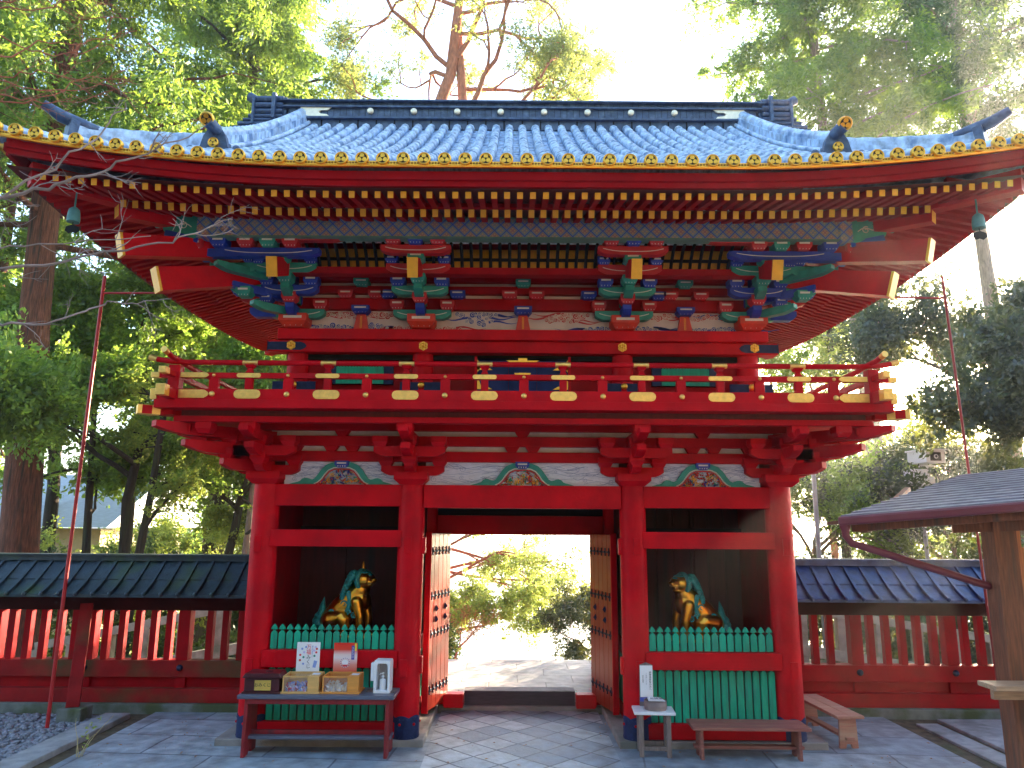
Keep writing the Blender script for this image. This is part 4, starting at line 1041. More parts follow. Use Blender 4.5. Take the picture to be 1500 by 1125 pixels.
    for v in lin(1.75,.52,16):
        x = XE-v; Q.append(Vector((s*x,-YE+v,rf(x,v)-.02)))
    for j in range(15):
        p,q = Q[j],Q[j+1]; g = Vector((0,0,.004*(j%2))); b.beam(p+Vector((0,0,.05))+g,q+Vector((0,0,.05))+g,.20,.10,0); b.beam(p+Vector((0,0,.135))+g,q+Vector((0,0,.135))+g,.15,.065,0)
    b.tube([q+Vector((0,0,.185)) for q in Q],[.066 if j%2 else .056 for j in range(16)],10,0)
    cr = part(b,'corner_ridge',TILE,ROOF)
    e = Q[-1]; dd = Vector((s*.7071,-.7071,0)); b = MB()
    b.beam(e+Vector((0,0,.10)),e+dd*.09+Vector((0,0,.11)),.26,.26,0)
    b.tube([e-dd*.3+Vector((0,0,.24)),e+Vector((0,0,.26)),e+dd*.16+Vector((0,0,.28)),e+dd*.34+Vector((0,0,.35))],[.06,.075,.072,.05],10,0)
    part(b,'ridge_end_tile',TILED,cr,.006)
# wind bells hung from the eave corners
for s,lab in ((-1,'green bronze wind bell hanging under the left eave corner of the gate'),(1,'green bronze wind bell hanging under the right eave corner of the gate, against bright sky')):
    t = thing('wind_bell',lab,'bell',(s*4.90,-2.0,5.72),0,'wind bells under the eave corners'); t.scale=(.75,.75,.75)
    b = MB(); b.lathe([(.085,0),(.088,.05),(.082,.13),(.07,.19),(.03,.225),(.012,.23),(.012,.45)],(0,0,.05),18); b.build('bell_body',mat('verdigris_bronze_%d'%s,(.08,.22,.22),.6,.2,var=.3,bump=.3),t)
    b = MB(); b.prism([(-.10,0),(-.09,.06),(0,.09),(.09,.06),(.10,0),(.05,-.04),(0,-.02),(-.05,-.04)],(0,-.01,-.08),(1,0,0),(0,0,1),(0,.02,0)); b.tube([(0,0,.2),(0,0,-.02)],.006,6); b.build('clapper',BLK,t)

# ------------------------------------------------------------------ red fences either side
def fence(s, lab):
    t = thing('roofed_fence', lab, 'fence', (s*7.3, 1.7, 0), 0)
    def P(b, name, m, bev=0, par=None, **k):
        o = b.build(name, m, par or t, bev, **k); 
        if par is None: o.location = (-s*7.3, -1.7, 0)
        return o
    x0, x1 = 3.44, 11.5
    P(MB().box(s*3.44,s*x1,1.42,2.0,-.1,.10), 'stone_base', STONEM, .012)
    P(MB().box(s*3.44,s*x1,1.50,1.78,.101,.285), 'ground_sill', REDW if s<0 else REDD, .008)
    P(MB().box(s*3.44,s*x1,1.63,1.68,.286,.43), 'lower_panel', REDD)
    P(MB().box(s*3.44,s*x1,1.55,1.75,.431,.655), 'rail', REDW if s<0 else REDD, .008)
    P(MB().box(s*3.44,s*x1,1.56,1.74,1.34,1.56), 'top_beam', DKBEAM, .008)
    posts = [4.83+1.36*i for i in range(5)]
    for px_ in posts:
        P(MB().box(s*(px_-.085),s*(px_+.085),1.57,1.73,.656,1.339),'post',REDD,.006)
        P(MB().box(s*(px_-.075),s*(px_+.075),1.585,1.629,.286,.43),'post',REDD)
        b = MB(); b.lathe([(.045,0),(.045,-.01),(.034,-.03),(.012,-.042)],(s*px_,1.549,.56),14,0,'y'); P(b,'iron_stud',METAL)
    xs_ = [3.56,3.79,4.02,4.25,4.47]
    for i in range(4): xs_ += [posts[i]+.227*k+.0 for k in (1,2,3,4,5)]
    for i,xx in enumerate(xs_):
        P(MB().box(s*(xx-.045),s*(xx+.045),1.60,1.70,.656,1.339),'baluster',REDD,.004)
    # roof: copper sheets with curved battens
    def zr(u): return 1.60+.46*(u*1.0 if u<=0 else u**1.25)                            # u 0 eave .. 1 ridge
    TM = TILEM if s < 0 else TILEF
    b = MB()
    for sy in (-1,1):
        us = [0,.08,.2,.33,.449,.451,.6,.75,.9,1]; vs=[]
        for xx in (3.44,x1):
            for u in us: vs.append((s*xx,1.70+sy*(.62*(1-u)),zr(u)+(.0 if u<.45 else .022)))
        n=len(us); b.add(vs,[(i,i+1,n+i+1,n+i) for i in range(n-1)],0)
        vs=[]
        for xx in (3.44,x1):
            for u in (0,1): vs.append((s*xx,1.70+sy*(.62*(1-u)),zr(u)-.035))
        b.add(vs,[(0,1,3,2)],0); b.box(s*3.44,s*x1,1.70+sy*.60,1.70+sy*.625,1.56,1.60,0)
    b.box(s*3.44,s*x1,1.60,1.80,2.03,2.10,0); b.box(s*3.44,s*x1,1.57,1.83,2.1005,2.125,0)
    rf_ = P(b,'copper_roof',TM)
    for i in range(34):
        xx = 3.56+.236*i; b = MB(); pts=[(s*xx,1.70-.62*(1-u),zr(u)+.022) for u in lin(-.03,.97,9)]
        for a_,c_ in zip(pts,pts[1:]): b.beam(a_,c_,.042,.055)
        b.ell(pts[0],(.032,.03,.034),0,8,6); o = b.build('roof_batten',TM,rf_)
    return t
fl = fence(-1,'red picket fence with mossy green-tinged copper roof and leaning prop, left of the gate')
fr = fence(1,'red picket fence with blue copper roof, right of the gate')
b = MB(); b.beam((-5.97,.98,.14),(-6.20,1.47,1.42),.16,.14); o = b.build('leaning_prop',REDW,fl,.008); o.location=(7.3,-1.7,0)
b = MB(); b.box(-6.10,-5.78,.84,1.14,-.1,.16); o = b.build('prop_base',STONEM,fl,.015); o.location=(7.3,-1.7,0)

# lightning conductor poles
for s,pts,lab in ((-1,[(-6.02,.54,-.05),(-5.96,.54,6.03)],'thin bright red metal pole rising from the gravel to the left eaves'),(1,[(6.13,.5,0),(5.97,.5,6.1)],'thin dark red metal pole right of the gate, in front of the sunlit trees')):
    t = thing('metal_pole',lab,'pole',(pts[0][0],pts[0][1],0)); o = (-pts[0][0],-pts[0][1],0)
    b = MB(); b.tube(pts,.024 if s<0 else .018,8); q = b.build('pole_shaft',mat('pole_paint_%d'%s,(.45,.01,.015) if s<0 else (.25,.02,.02),.5),t); q.location=o
    b = MB(); zz=5.775; b.tube([(pts[1][0]+.0,.54 if s<0 else .5,zz),(s*5.0,.54 if s<0 else .5,zz+.01),(s*4.6,.3,zz+.25)],.016,8); q = b.build('cross_arm',q.data.materials[0],t); q.location=o

# ------------------------------------------------------------------ text
def text(body, size, mtl, parent, loc, rot=(R(90),0,0), vertical=False, extr=.0006, name='lettering'):
    cu = bpy.data.curves.new('txt','FONT'); cu.body = '\n'.join(body) if vertical else body; cu.size = size; cu.extrude = extr
    cu.align_x = 'CENTER'; cu.align_y = 'CENTER'
    if vertical: cu.space_line = .95
    tmp = bpy.data.objects.new('txt',cu); COL.objects.link(tmp)
    dg = bpy.context.evaluated_depsgraph_get(); dg.update()
    me = bpy.data.meshes.new_from_object(tmp.evaluated_get(dg)); me.name = name
    bpy.data.objects.remove(tmp); bpy.data.curves.remove(cu)
    me.materials.clear(); me.materials.append(mtl)
    o = bpy.data.objects.new(name,me); COL.objects.link(o); o.parent = parent; o.location = loc; o.rotation_euler = rot
    return o

# ------------------------------------------------------------------ table with boxes, left
TZ = .665
t = thing('offering_table','long dark red trestle table with a low shelf, standing before the left green pickets','table',(-2.33,-.42,0))
b = MB(); b.box(-.90,.88,-.21,.24,TZ-.045,TZ); b.build('table_top',TTOP,t,.008)
for sx in (-1,1):
    b = MB(); b.prism([(-.20,0),(-.06,0),(0,.07),(.06,0),(.20,0),(.20,.15),(.17,.62),(-.17,.62),(-.20,.15)],(sx*.80-.02,0,0),(0,1,0),(0,0,1),(.04,0,0)); b.build('leg',TABLE,t,.006)
b = MB(); b.box(-.82,.84,-.10,.12,.17,.205); b.build('shelf',TTOP,t,.006)
b = MB(); b.box(-.80,.82,-.02,.02,.205,.25); b.box(-.78,.80,-.19,-.165,TZ-.10,TZ-.046); b.build('stretcher',TABLE,t,.004)

t = thing('fortune_box','dark red lacquered box with brass plate, leftmost on the long table','box',(-2.985,-.44,TZ),R(1))
b = MB(); b.box(-.22,.22,-.13,.14,0,.02); b.box(-.20,.20,-.11,.12,.0205,.17); b.build('box_body',BOXD,t,.005)
b = MB(); b.prism([(-.225,0),(.225,0),(.19,.05),(-.19,.05)],(0,-.135,.171),(1,0,0),(0,0,1),(0,.28,0)); b.ell((.05,0,.225),(.05,.03,.008),0,10,4); b.build('lid',BOXD,t,.005)
b = MB(); b.box(-.08,.105,-.118,-.111,.035,.145); pl = b.build('name_plate',BRASS,t)
text('おみくじ',.048,INK,pl,(.012,-.1195,.092))
def glassbox(lab, X, woodm, filler, rz):
    t = thing('fortune_box',lab,'box',(X,-.40,TZ),rz,'glazed wooden fortune boxes')
    b = MB(); b.box(-.225,.225,-.155,.155,0,.018); b.build('box_base',woodm,t,.003)
    b = MB()
    for x in (-.205,.195): 
        for y in (-.14,.13): b.box(x,x+.014,y,y+.014,.0185,.175)
    for y in (-.14,.13): b.box(-.205,.209,y,y+.014,.1755,.19)
    for x in (-.205,.195): b.box(x,x+.014,-.1255,.1295,.1755,.19)
    b.box(-.19,.194,.128,.134,.019,.175); b.box(.08,.194,-.138,-.130,.019,.175); b.box(.08,.194,-.1255,.1295,.1765,.186)
    b.box(.197,.205,-.125,.129,.019,.175); b.box(-.201,-.193,-.125,.129,.019,.175); b.build('box_frame',woodm,t)
    gl = bpy.data.materials.get('clear_glass')
    if not gl:
        gl = bpy.data.materials.new('clear_glass'); gl.use_nodes=True; n = gl.node_tree; n.nodes.clear(); o_=n.nodes.new('ShaderNodeOutputMaterial'); ms=n.nodes.new('ShaderNodeMixShader'); tr=n.nodes.new('ShaderNodeBsdfTransparent'); gg=n.nodes.new('ShaderNodeBsdfGlossy'); gg.inputs['Roughness'].default_value=.05; ms.inputs[0].default_value=.10
        n.links.new(tr.outputs[0],ms.inputs[1]); n.links.new(gg.outputs[0],ms.inputs[2]); n.links.new(ms.outputs[0],o_.inputs[0])
    b = MB(); b.box(-.19,.079,-.137,-.134,.019,.175); b.box(-.19,.079,-.125,.129,.177,.180); b.build('glass_pane',gl,t)
    b = MB(); rr = random.Random(int(X*100)); mats = filler
    for i in range(160):
        x,y,z = rr.uniform(-.17,.06),rr.uniform(-.12,.0),rr.uniform(.02,.03+.085*(.6+.4*math.sin(i)))
        rot = Matrix.Rotation(rr.uniform(0,3),3,'Y')@Matrix.Rotation(rr.uniform(-.8,.8),3,'X')
        c = [Vector(p) for p in ((-.02,0,-.008),(.02,0,-.008),(.02,0,.008),(-.02,0,.008))]
        b.add([rot@p+Vector((x,y,z)) for p in c],[(0,1,2,3)],rr.randrange(len(mats)))
    b.build('paper_fortunes',mats,t,kind='stuff')
    b = MB(); b.box(.10,.185,-.03,.06,.1865,.1885); b.build('paper_slip',PAPER,t)
    return t
C1 = mat('paper_blue',(.25,.35,.75),.6); C2 = mat('paper_lilac',(.6,.5,.8),.6); C3 = mat('paper_red',(.7,.04,.06),.6); C4 = mat('paper_cream',(.85,.75,.6),.6)
glassbox('pale wooden box with glass front holding blue and white paper slips, below the white poster',-2.545,WOODL,[C1,C2,PAPER,C3],R(1))
glassbox('orange wooden box with glass front holding cream paper slips, below the red poster',-2.085,WOODO,[C4,C4,PAPER,C4],R(-1))
# posters standing behind the boxes
t = thing('poster','white poster with coloured fan marks and brush lettering standing behind the pale wooden box','poster',(-2.555,-.215,TZ+.0))
b = MB(); b.box(-.138,.138,-.006,.006,.16,.515); b.box(-.10,.10,.007,.016,0,.30); b.build('board',PAPER,t)
REDI = mat('red_ink',(.75,.03,.06),.6); BLUI = mat('blue_ink',(.06,.12,.55),.6)
text('万福',.062,REDI,t,(.005,-.0068,.428),vertical=True); text('みくじ',.054,INK,t,(.005,-.0068,.290),vertical=True); text('神社のおみくじ',.020,BLUI,t,(.048,-.0068,.41),vertical=True)
b = MB(); cm = [C1,C2,C3,TEAL,ORED]
for i,(x,z) in enumerate(((-.075,.44),(-.05,.40),(-.095,.37),(-.055,.345),(-.095,.31),(-.055,.27),(.085,.46),(.095,.40),(.075,.36),(.10,.44),(-.03,.46),(.07,.42))):
    b.prism([(.014*math.cos(6.283*k/6),.014*math.sin(6.283*k/6)) for k in range(6)],(x,-.0065,z),(1,0,0),(0,0,1),(0,-.001,0),i%5)
b.prism([(-.025,-.04),(.012,-.045),(.03,.03),(-.008,.04)],(.082,-.0065,.27),(1,0,0),(0,0,1),(0,-.001,0),0); b.build('printed_marks',cm,t)
t = thing('poster','red poster with white band and purple side strip, standing behind the orange box','poster',(-2.110,-.215,TZ+.0))
b = MB(); b.box(-.140,.140,-.006,.006,.16,.510,0); b.box(-.10,.10,.007,.016,0,.30,0)
pm = bpy.data.materials.new('poster_red_white_print'); pm.use_nodes=True; n_=pm.node_tree; tc=n_.nodes.new('ShaderNodeTexCoord'); sp=n_.nodes.new('ShaderNodeSeparateXYZ'); cr_=n_.nodes.new('ShaderNodeValToRGB'); mr=n_.nodes.new('ShaderNodeMapRange'); mr.inputs[1].default_value=.16; mr.inputs[2].default_value=.51
n_.links.new(tc.outputs['Object'],sp.inputs[0]); n_.links.new(sp.outputs[2],mr.inputs[0]); n_.links.new(mr.outputs[0],cr_.inputs[0]); n_.links.new(cr_.outputs[0],n_.nodes['Principled BSDF'].inputs['Base Color'])
e_=cr_.color_ramp.elements; e_[0].position=0; e_[0].color=(.75,.07,.02,1); e_[1].position=1; e_[1].color=(.75,.02,.01,1)
for p_,c_ in ((.30,(.78,.30,.25,1)),(.52,(.82,.70,.72,1)),(.62,(.82,.62,.62,1)),(.78,(.78,.05,.02,1))): x_=cr_.color_ramp.elements.new(p_); x_.color=c_
b.build('board',pm,t)
b = MB(); b.box(.072,.108,-.0075,-.0065,.32,.48,0); b.box(.109,.132,-.0075,-.0065,.42,.508,1)
for r0 in (.052,): 
    for k in range(28):
        a=6.283*k/28; b.box(.0+r0*math.cos(a)-.004,r0*math.cos(a)+.004,-.0075,-.0065,.285+r0*math.sin(a)-.004,.285+r0*math.sin(a)+.004,0 if k%2 else 2)
b.prism([(.040*math.cos(6.283*k/14),.034*math.sin(6.283*k/14)) for k in range(14)],(0,-.0065,.287),(1,0,0),(0,0,1),(0,-.0008,0),2)
b.prism([(-.03,-.012),(.03,-.012),(.022,.008),(-.022,.008)],(0,-.0075,.255),(1,0,0),(0,0,1),(0,-.0008,0),3)
pr_=b.build('printed_marks',[mat('purple_ink',(.08,.06,.35),.6),mat('yellow_ink',(.8,.6,.05),.6),PAPER,REDI],t)
text('えんむすび',.027,PAPER,pr_,(.090,-.0085,.40),vertical=True)
# sanitiser dispenser
t = thing('dispenser','white arched dispenser case holding a pump bottle at the right end of the table','dispenser',(-1.615,-.43,TZ),R(-3))
b = MB(); W=.095; H=.36
outer=[(-W,0)]+[(-W,.05)]+[(-W*1.0,H-.02),(-W*.93,H),(W*.93,H),(W,H-.02),(W,.05),(W,0)]
inn=[(-W*.70,.03),(-W*.72,.18),(-W*.66,H-.06),(-W*.5,H-.035),(W*.5,H-.035),(W*.66,H-.06),(W*.72,.18),(W*.70,.03)]
y0,y1=-.075,.085; n=8
vs=[(x,y0,z) for x,z in outer]+[(x*1.0,y0,z) for x,z in inn]+[(x,y1,z) for x,z in outer]+[(x*.95,y1-.02,z) for x,z in inn]
fs=[(i,(i+1)%n,n+(i+1)%n,n+i) for i in range(n)]+[(i,2*n+i,2*n+(i+1)%n,(i+1)%n) for i in range(n)]+[(n+i,n+(i+1)%n,3*n+(i+1)%n,3*n+i) for i in range(n)]
b.add(vs,fs,0); b.add([vs[i] for i in range(2*n,3*n)],[tuple(range(n))],0); b.add([vs[i] for i in range(3*n,4*n)],[tuple(range(n))],1); b.build('case',[PLAS,mat('case_back',(.45,.40,.38),.6)],t,.004)
b = MB(); b.box(-.135,-.098,-.06,.02,.13,.33); b.build('side_handle',PLAS,t,.008)
b = MB(); b.box(-.19,.14,-.02,.12,-.0,.012); b.build('base_board',WOODG,t)
b = MB(); b.lathe([(.034,.015),(.036,.03),(.036,.13),(.03,.145),(.012,.15),(.012,.165),(.018,.167),(.018,.18),(.005,.185),(.005,.21)],(0,-.01,0),16); b.tube([(0,-.01,.208),(-.02,-.03,.212),(-.035,-.045,.198)],.006,6); b.ell((0,-.01,.212),(.016,.016,.008),0,10,5); b.build('bottle',PLAS,t)

# ------------------------------------------------------------------ right side: stool, tub, notice, benches
t = thing('side_stool','small dark wooden stool with a white top, standing at the right column of the passage','stool',(1.53,-.36,0),R(-4))
b = MB(); b.box(-.235,.235,-.17,.17,.455,.485,0); b.build('stool_top',PLAS,t,.006)
for x in (-.155,.155):
    for y in (-.12,.12): b = MB(); b.box(x-.026,x+.026,y-.026,y+.026,0,.4545); b.build('leg',WOODG,t,.004)
b = MB()
for y in (-.12,.12): b.box(-.128,.128,y-.012,y+.012,.07,.11); 
for x in (-.155,.155): b.box(x-.012,x+.012,-.093,.093,.14,.18)
b.build('stretcher',WOODG,t)
t = thing('wooden_tub','round brown tub with a white lettered paper on it, resting on the white stool top','tub',(1.555,-.36,.485))
b = MB(); b.lathe([(.125,0),(.128,.02),(.13,.10),(.122,.10),(.12,.07),(.001,.07)],(0,0,0),28); b.lathe([(.1305,.03),(.133,.035),(.133,.055),(.1305,.06)],(0,0,0),28); b.build('tub_body',mat('brown_tub',(.20,.13,.12),.6,var=.2,col2=(.3,.24,.22)),t)
b = MB(); b.add([(-.09,-.075,.105),(.10,-.09,.103),(.085,.08,.112),(-.075,.085,.118)],[(0,1,2,3)]); b.prism([(-.09,-.075),(.10,-.09),(.085,.08),(-.075,.085)],(0,0,.103),(1,0,0),(0,1,0),(0,0,.006)); pp=b.build('paper_sheet',PAPER,t)
text('お神酒',.05,INK,pp,(.01,-.005,.119),rot=(R(8),0,0))
t = thing('notice_board','small white upright notice with pointed top standing behind the brown tub','sign',(1.485,-.205,.485))
b = MB(); b.prism([(-.085,0),(.085,0),(.078,.46),(0,.49),(-.078,.46)],(0,0,0),(1,0,0),(0,0,1),(0,.014,0),0); b.box(-.075,.075,-.003,-.0005,.10,.455,1); b.box(-.08,.08,-.004,-.0006,.05,.095,2); nb=b.build('board',[WOODG,PAPER,mat('blue_strip',(.10,.12,.5),.6)],t)
text('御神酒拝受の方へ',.028,INK,nb,(.045,-.0035,.28),vertical=True); text('ご自由にどうぞ',.020,mat('grey_ink',(.3,.3,.36),.6),nb,(0,-.0035,.30),vertical=True); text('神社社務所',.018,nb.data.materials[0],nb,(-.04,-.0035,.30),vertical=True)

def bench(lab, loc, rz, L_, D_, H_, m, planks=2):
    t = thing('wooden_bench',lab,'bench',loc,rz,'low wooden benches')
    b = MB()
    for i in range(planks): b.box(-L_/2,L_/2,-D_/2+D_/planks*i+.002,-D_/2+D_/planks*(i+1)-.003,H_-.035,H_)
    b.build('seat',m,t,.005)
    for sx in (-1,1):
        b = MB(); b.prism([(-D_*.34,0),(-D_*.12,0),(-D_*.08,.05),(D_*.08,.05),(D_*.12,0),(D_*.34,0),(D_*.30,H_-.036),(-D_*.30,H_-.036)],(sx*L_*.43,0,0),(0,1,0),(0,0,1),(.035*-sx,0,0)); b.build('leg',m,t,.004)
    b = MB(); b.box(-L_*.47,L_*.47,-.05,.05,.10,.13); b.build('stretcher',m,t,.003)
    return t
bench('long reddish wooden bench in front of the right green pickets',(2.585,-.46,0),R(-1),1.32,.40,.36,WOODR)
bench('pale reddish wooden bench end-on beside the outer right column',(3.86,.42,0),R(94),1.2,.34,.38,mat('pale_bench_wood',(.40,.17,.12),.6,var=.2,vs=5,stretch=(9,1,9),col2=(.45,.28,.2)))

# ------------------------------------------------------------------ guardian statues
def remeshed(mb, name, mtl, parent, vox=.010, sm=4, bumpn=0.0):
    me = mb.mesh(name, mtl); tmp = bpy.data.objects.new(name,me); COL.objects.link(tmp)
    r = tmp.modifiers.new('r','REMESH'); r.mode='VOXEL'; r.voxel_size=vox; r.use_smooth_shade=True
    s_ = tmp.modifiers.new('s','SMOOTH'); s_.factor=.6; s_.iterations=sm
    dg = bpy.context.evaluated_depsgraph_get(); dg.update()
    m2 = bpy.data.meshes.new_from_object(tmp.evaluated_get(dg)); m2.name = name
    bpy.data.objects.remove(tmp)
    m2.materials.clear(); m2.materials.append(mtl)
    o = bpy.data.objects.new(name,m2); COL.objects.link(o); o.parent = parent; return o
GST = mat('statue_gilding',(.90,.42,.05),.28,1.0,var=.2,vs=8,bump=.25,bs=14)
def capsule(b, pts, rs, n=20):
    P=[];Q=[]
    for i in range(len(pts)-1):
        for k in range(4): t=k/4; P.append(Vector(pts[i]).lerp(Vector(pts[i+1]),t)); Q.append(rs[i]+(rs[i+1]-rs[i])*t)
    P.append(Vector(pts[-1])); Q.append(rs[-1]); b.tube(P,Q,20); b.ell(pts[0],rs[0],0,18,12); b.ell(pts[-1],rs[-1],0,18,12)
def guardian(lab, loc, rz, mirror, horn, open_mouth):
    t = thing('guardian_lion',lab,'statue',loc,rz,'gilded guardian beasts'); t.scale = (1.12,1.15,.97)
    mx = mirror
    # local frame: faces +X*mx, sits with the rump at -X*mx
    def p(x,y,z): return (x*mx,y,z)
    b = MB()
    capsule(b,[p(-.20,0,.22),p(-.09,0,.38),p(.04,0,.53),p(.11,0,.62)],[.180,.170,.148,.115],16)       # trunk
    b.ell(p(.12,0,.50),(.115,.12,.15),0,14,10)                                                        # chest
    for y in (-.10,.10):
        capsule(b,[p(.12,y,.48),p(.17,y,.28),p(.17,y,.06)],[.070,.050,.042]); b.ell(p(.205,y,.035),(.075,.052,.038))
        for q in (-.028,0,.028): b.ell(p(.265,y+q,.03),(.022,.016,.022),0,8,6)
        capsule(b,[p(-.17,y*1.25,.24),p(-.03,y*1.5,.27),p(.0,y*1.6,.17)],[.125,.10,.07]); capsule(b,[p(.0,y*1.6,.16),p(-.07,y*1.6,.06)],[.055,.042]); b.ell(p(.03,y*1.6,.035),(.085,.05,.036))
    capsule(b,[p(.11,0,.60),p(.14,0,.70)],[.11,.095])
    b.ell(p(.16,-.02,.765),(.128,.128,.118),0,14,10)                                                  # head
    b.ell(p(.245,-.03,.735),(.070,.072,.042),0,16,10)                                                   # upper muzzle
    b.ell(p(.215,-.03,.690-(.02 if open_mouth else 0)),(.062,.062,.024),0,14,8)                        # jaw
    b.ell(p(.305,-.035,.765),(.026,.042,.026)); 
    for y in (-.06,.03): b.ell(p(.225,y-.01,.79),(.030,.026,.022)); 
    for y in (-.11,.075): b.ell(p(.12,y,.82),(.028,.018,.040)); 
    body = remeshed(b,'body',GST,t,.007,5)
    b = MB()
    for y in (-.062,.022): b.ell(p(.252,y-.012,.797),.016,0,8,6)
    b.build('eye',BLK,t)
    b = MB()
    for k in range(5): b.box((.20+.018*k)*mx,(.209+.018*k)*mx,-.092,-.086,.705,.722)
    b.build('teeth',GOLDP,t)
    rr = random.Random(5); b = MB()
    # mane: curls down the neck and back
    for i in range(330):
        u = rr.random(); a = rr.uniform(-1.75,1.75)*(1-.25*u)
        cx,cz = (.10-.13*u,.86-.36*u); wd = .125+.04*math.sin(u*3.1)
        x = cx-.070*math.cos(a)-.01; y = wd*math.sin(a); z = cz+rr.uniform(-.02,.02)
        q_ = rr.uniform(.8,1.15); b.ell(p(x,y,z),(.026*q_,.026*q_,.030*q_),0,10,7); b.ell(p(x-.012,y*1.08,z+.004),(.013,.013,.013),0,6,4)
    for i in range(26):                                                                              # curls framing the face
        a = -2.3+4.6*i/25; b.ell(p(.135,-.02+.130*math.sin(a),.765+.118*math.cos(a)),(.034,.032,.032),0,8,6)
    for i in range(46):                                                                              # flank locks falling forward
        u = i/45
        for y in (-1,1): b.ell(p(.02+.045*math.sin(u*7)*.4+.02*u,y*(.135-.01*u),.60-.46*u),(.034*(1-.4*u),.024,.028),0,8,6)
    for i in range(12):
        a = i/12*6.283; b.ell(p(.11+.085*math.cos(a)*.6,.0+.11*math.sin(a),.845),(.026,.026,.022),0,8,6)
    b.ell(p(.17,-.02,.855),(.075,.085,.026)); b.ell(p(.235,-.03,.83),(.035,.055,.020))
    b.build('mane',TEALB,t)
    b = MB()
    for y,k in ((-.05,1),(.03,-1)):
        for q in range(7): b.ell(p(.24-.012*q,y-.012*k*(q-3)*.6,.825+.012*math.sin(q*.6)),.010,0,8,5)
    b.build('brow',GOLD,t)
    # tail: upright flame-shaped locks
    b = MB()
    for (x,y,h,l) in ((-.38,0,.42,.0),(-.40,.04,.34,0),(-.35,-.05,.37,0),(-.43,-.02,.24,0),(-.33,.05,.28,0),(-.36,-.09,.24,0)):
        b.tube([p(-.32,y*.4,.10),p(x-.02,y,.10+h*.35),p(x,y,.10+h*.7),p(x+.02,y,.10+h)],[.045,.050,.036,.004],8)
        for q in range(5): b.ell(p(x-.015+.02*math.sin(q*2),y+.02*math.cos(q*2.3),.14+h*.13*q),(.035,.03,.04),0,8,6)
    remeshed(b,'tail',TEALB,t,.008,1)
    b = MB()
    for y in (-1,1):
        pts=[]; 
        for k in range(26):
            a = k/25*2.4*math.pi; r_ = .085*(1-.75*k/25); pts.append(p(-.10+r_*math.cos(a),y*(.205),.22+r_*math.sin(a)))
        b.tube(pts,[.020*(1-.5*k/25) for k in range(26)],8)
    for y in (-1,1):
        for (cx,cz,yy) in ((.03,.34,.150),(-.02,.45,.150),(.10,.30,.120),(-.17,.33,.165)):
            pts=[p(cx+.045*(1-.8*k/14)*math.cos(k/14*8),y*yy,cz+.045*(1-.8*k/14)*math.sin(k/14*8)) for k in range(15)]; b.tube(pts,[.014*(1-.5*k/14) for k in range(15)],6)
    b.build('curled_lock',TEALB,t)
    if horn:
        b = MB(); b.lathe([(.024,0),(.02,.05),(.013,.10),(.004,.14),(.001,.145)],p(.14,-.01,.86),12); b.build('horn',GOLD,t)
    b = MB(); b.box(-.40,.36,-.24,.24,-.10,0); b.build('pedestal',DKRED,t,.008)
    return t
guardian('gilded horned guardian beast with blue-green mane, seated in the left niche facing right',(-2.24,.62,1.12),R(-16),1,True,False)
guardian('gilded open-mouthed guardian beast without horn, seated in the right niche facing left',(2.27,.62,1.10),R(18),-1,False,True)

# ------------------------------------------------------------------ shelter at the right edge
t = thing('wooden_shelter','timber shelter with low shingled roof and brown gutter, cut off by the right edge','shelter',(4.7,-2.4,0))
O = Vector((-4.7,2.4,0))
def SP(b,name,m,bev=0,par=None,**k):
    o = b.build(name,m,par or t,bev,**k)
    if par is None: o.location = O
    return o
ea = Vector((3.12,-2.15,2.66)); ed = Vector((.80,-.60,0)).normalized(); en = Vector((.60,.80,0)).normalized()
rise = .115; L_ = 3.6; roofd = 2.4
shing = mat('shelter_shingle',(.20,.18,.23),.5,var=.25,vs=8,bump=.2,bs=40,stretch=(1,1,4),col2=(.28,.26,.31),c2s=4)
b = MB(); NS = 14
def rp(u,v): return ea+ed*u+en*v+Vector((0,0,.085*u+.19*v))
for i in range(NS):
    v0=i*roofd/NS; v1=(i+1)*roofd/NS+.03
    p_=[rp(-.02+v0*.35,v0)+Vector((0,0,.030)),rp(L_,v0)+Vector((0,0,.030)),rp(L_,v1)+Vector((0,0,.012)),rp(-.02+v1*.35,v1)+Vector((0,0,.012))]
    q_=[x-Vector((0,0,.030)) for x in p_]; b.add(p_+q_,[(0,1,2,3),(7,6,5,4),(0,4,5,1),(3,2,6,7),(0,3,7,4)])
sr = SP(b,'shingle_roof',shing)
BRN = mat('brown_gutter_paint',(.17,.03,.04),.35,var=.12)
b = MB(); b.beam(rp(-.03,-.05)-Vector((0,0,.02)),rp(L_,-.05)-Vector((0,0,.02)),.10,.085); SP(b,'gutter',BRN,.02)
b = MB(); b.beam(rp(-.16,.10)-Vector((0,0,.055)),rp(.3,.10)-Vector((0,0,.04)),.16,.03); b.beam(rp(.14,.14)-Vector((0,0,.12)),rp(1.0,2.2)-Vector((0,0,.13)),.08,.12); b.beam(rp(.05,.12)-Vector((0,0,.10)),rp(L_,.12)-Vector((0,0,.10)),.10,.12); SP(b,'eave_board',WOODP,.005)
b = MB()
p_=[rp(0,0)-Vector((0,0,.04)),rp(L_,0)-Vector((0,0,.04)),rp(L_,roofd)-Vector((0,0,.04)),rp(.9,roofd)-Vector((0,0,.04))]; b.add(p_,[(0,1,2,3)]); SP(b,'soffit',WOODP)
b = MB()
for i in range(9): b.beam(rp(.25+.4*i,.05)-Vector((0,0,.075)),rp(.25+.4*i,2.2)-Vector((0,0,.075)),.06,.07)
SP(b,'shelter_rafter',WOODP,kind='stuff')
PX, PY_ = 4.36, -2.55
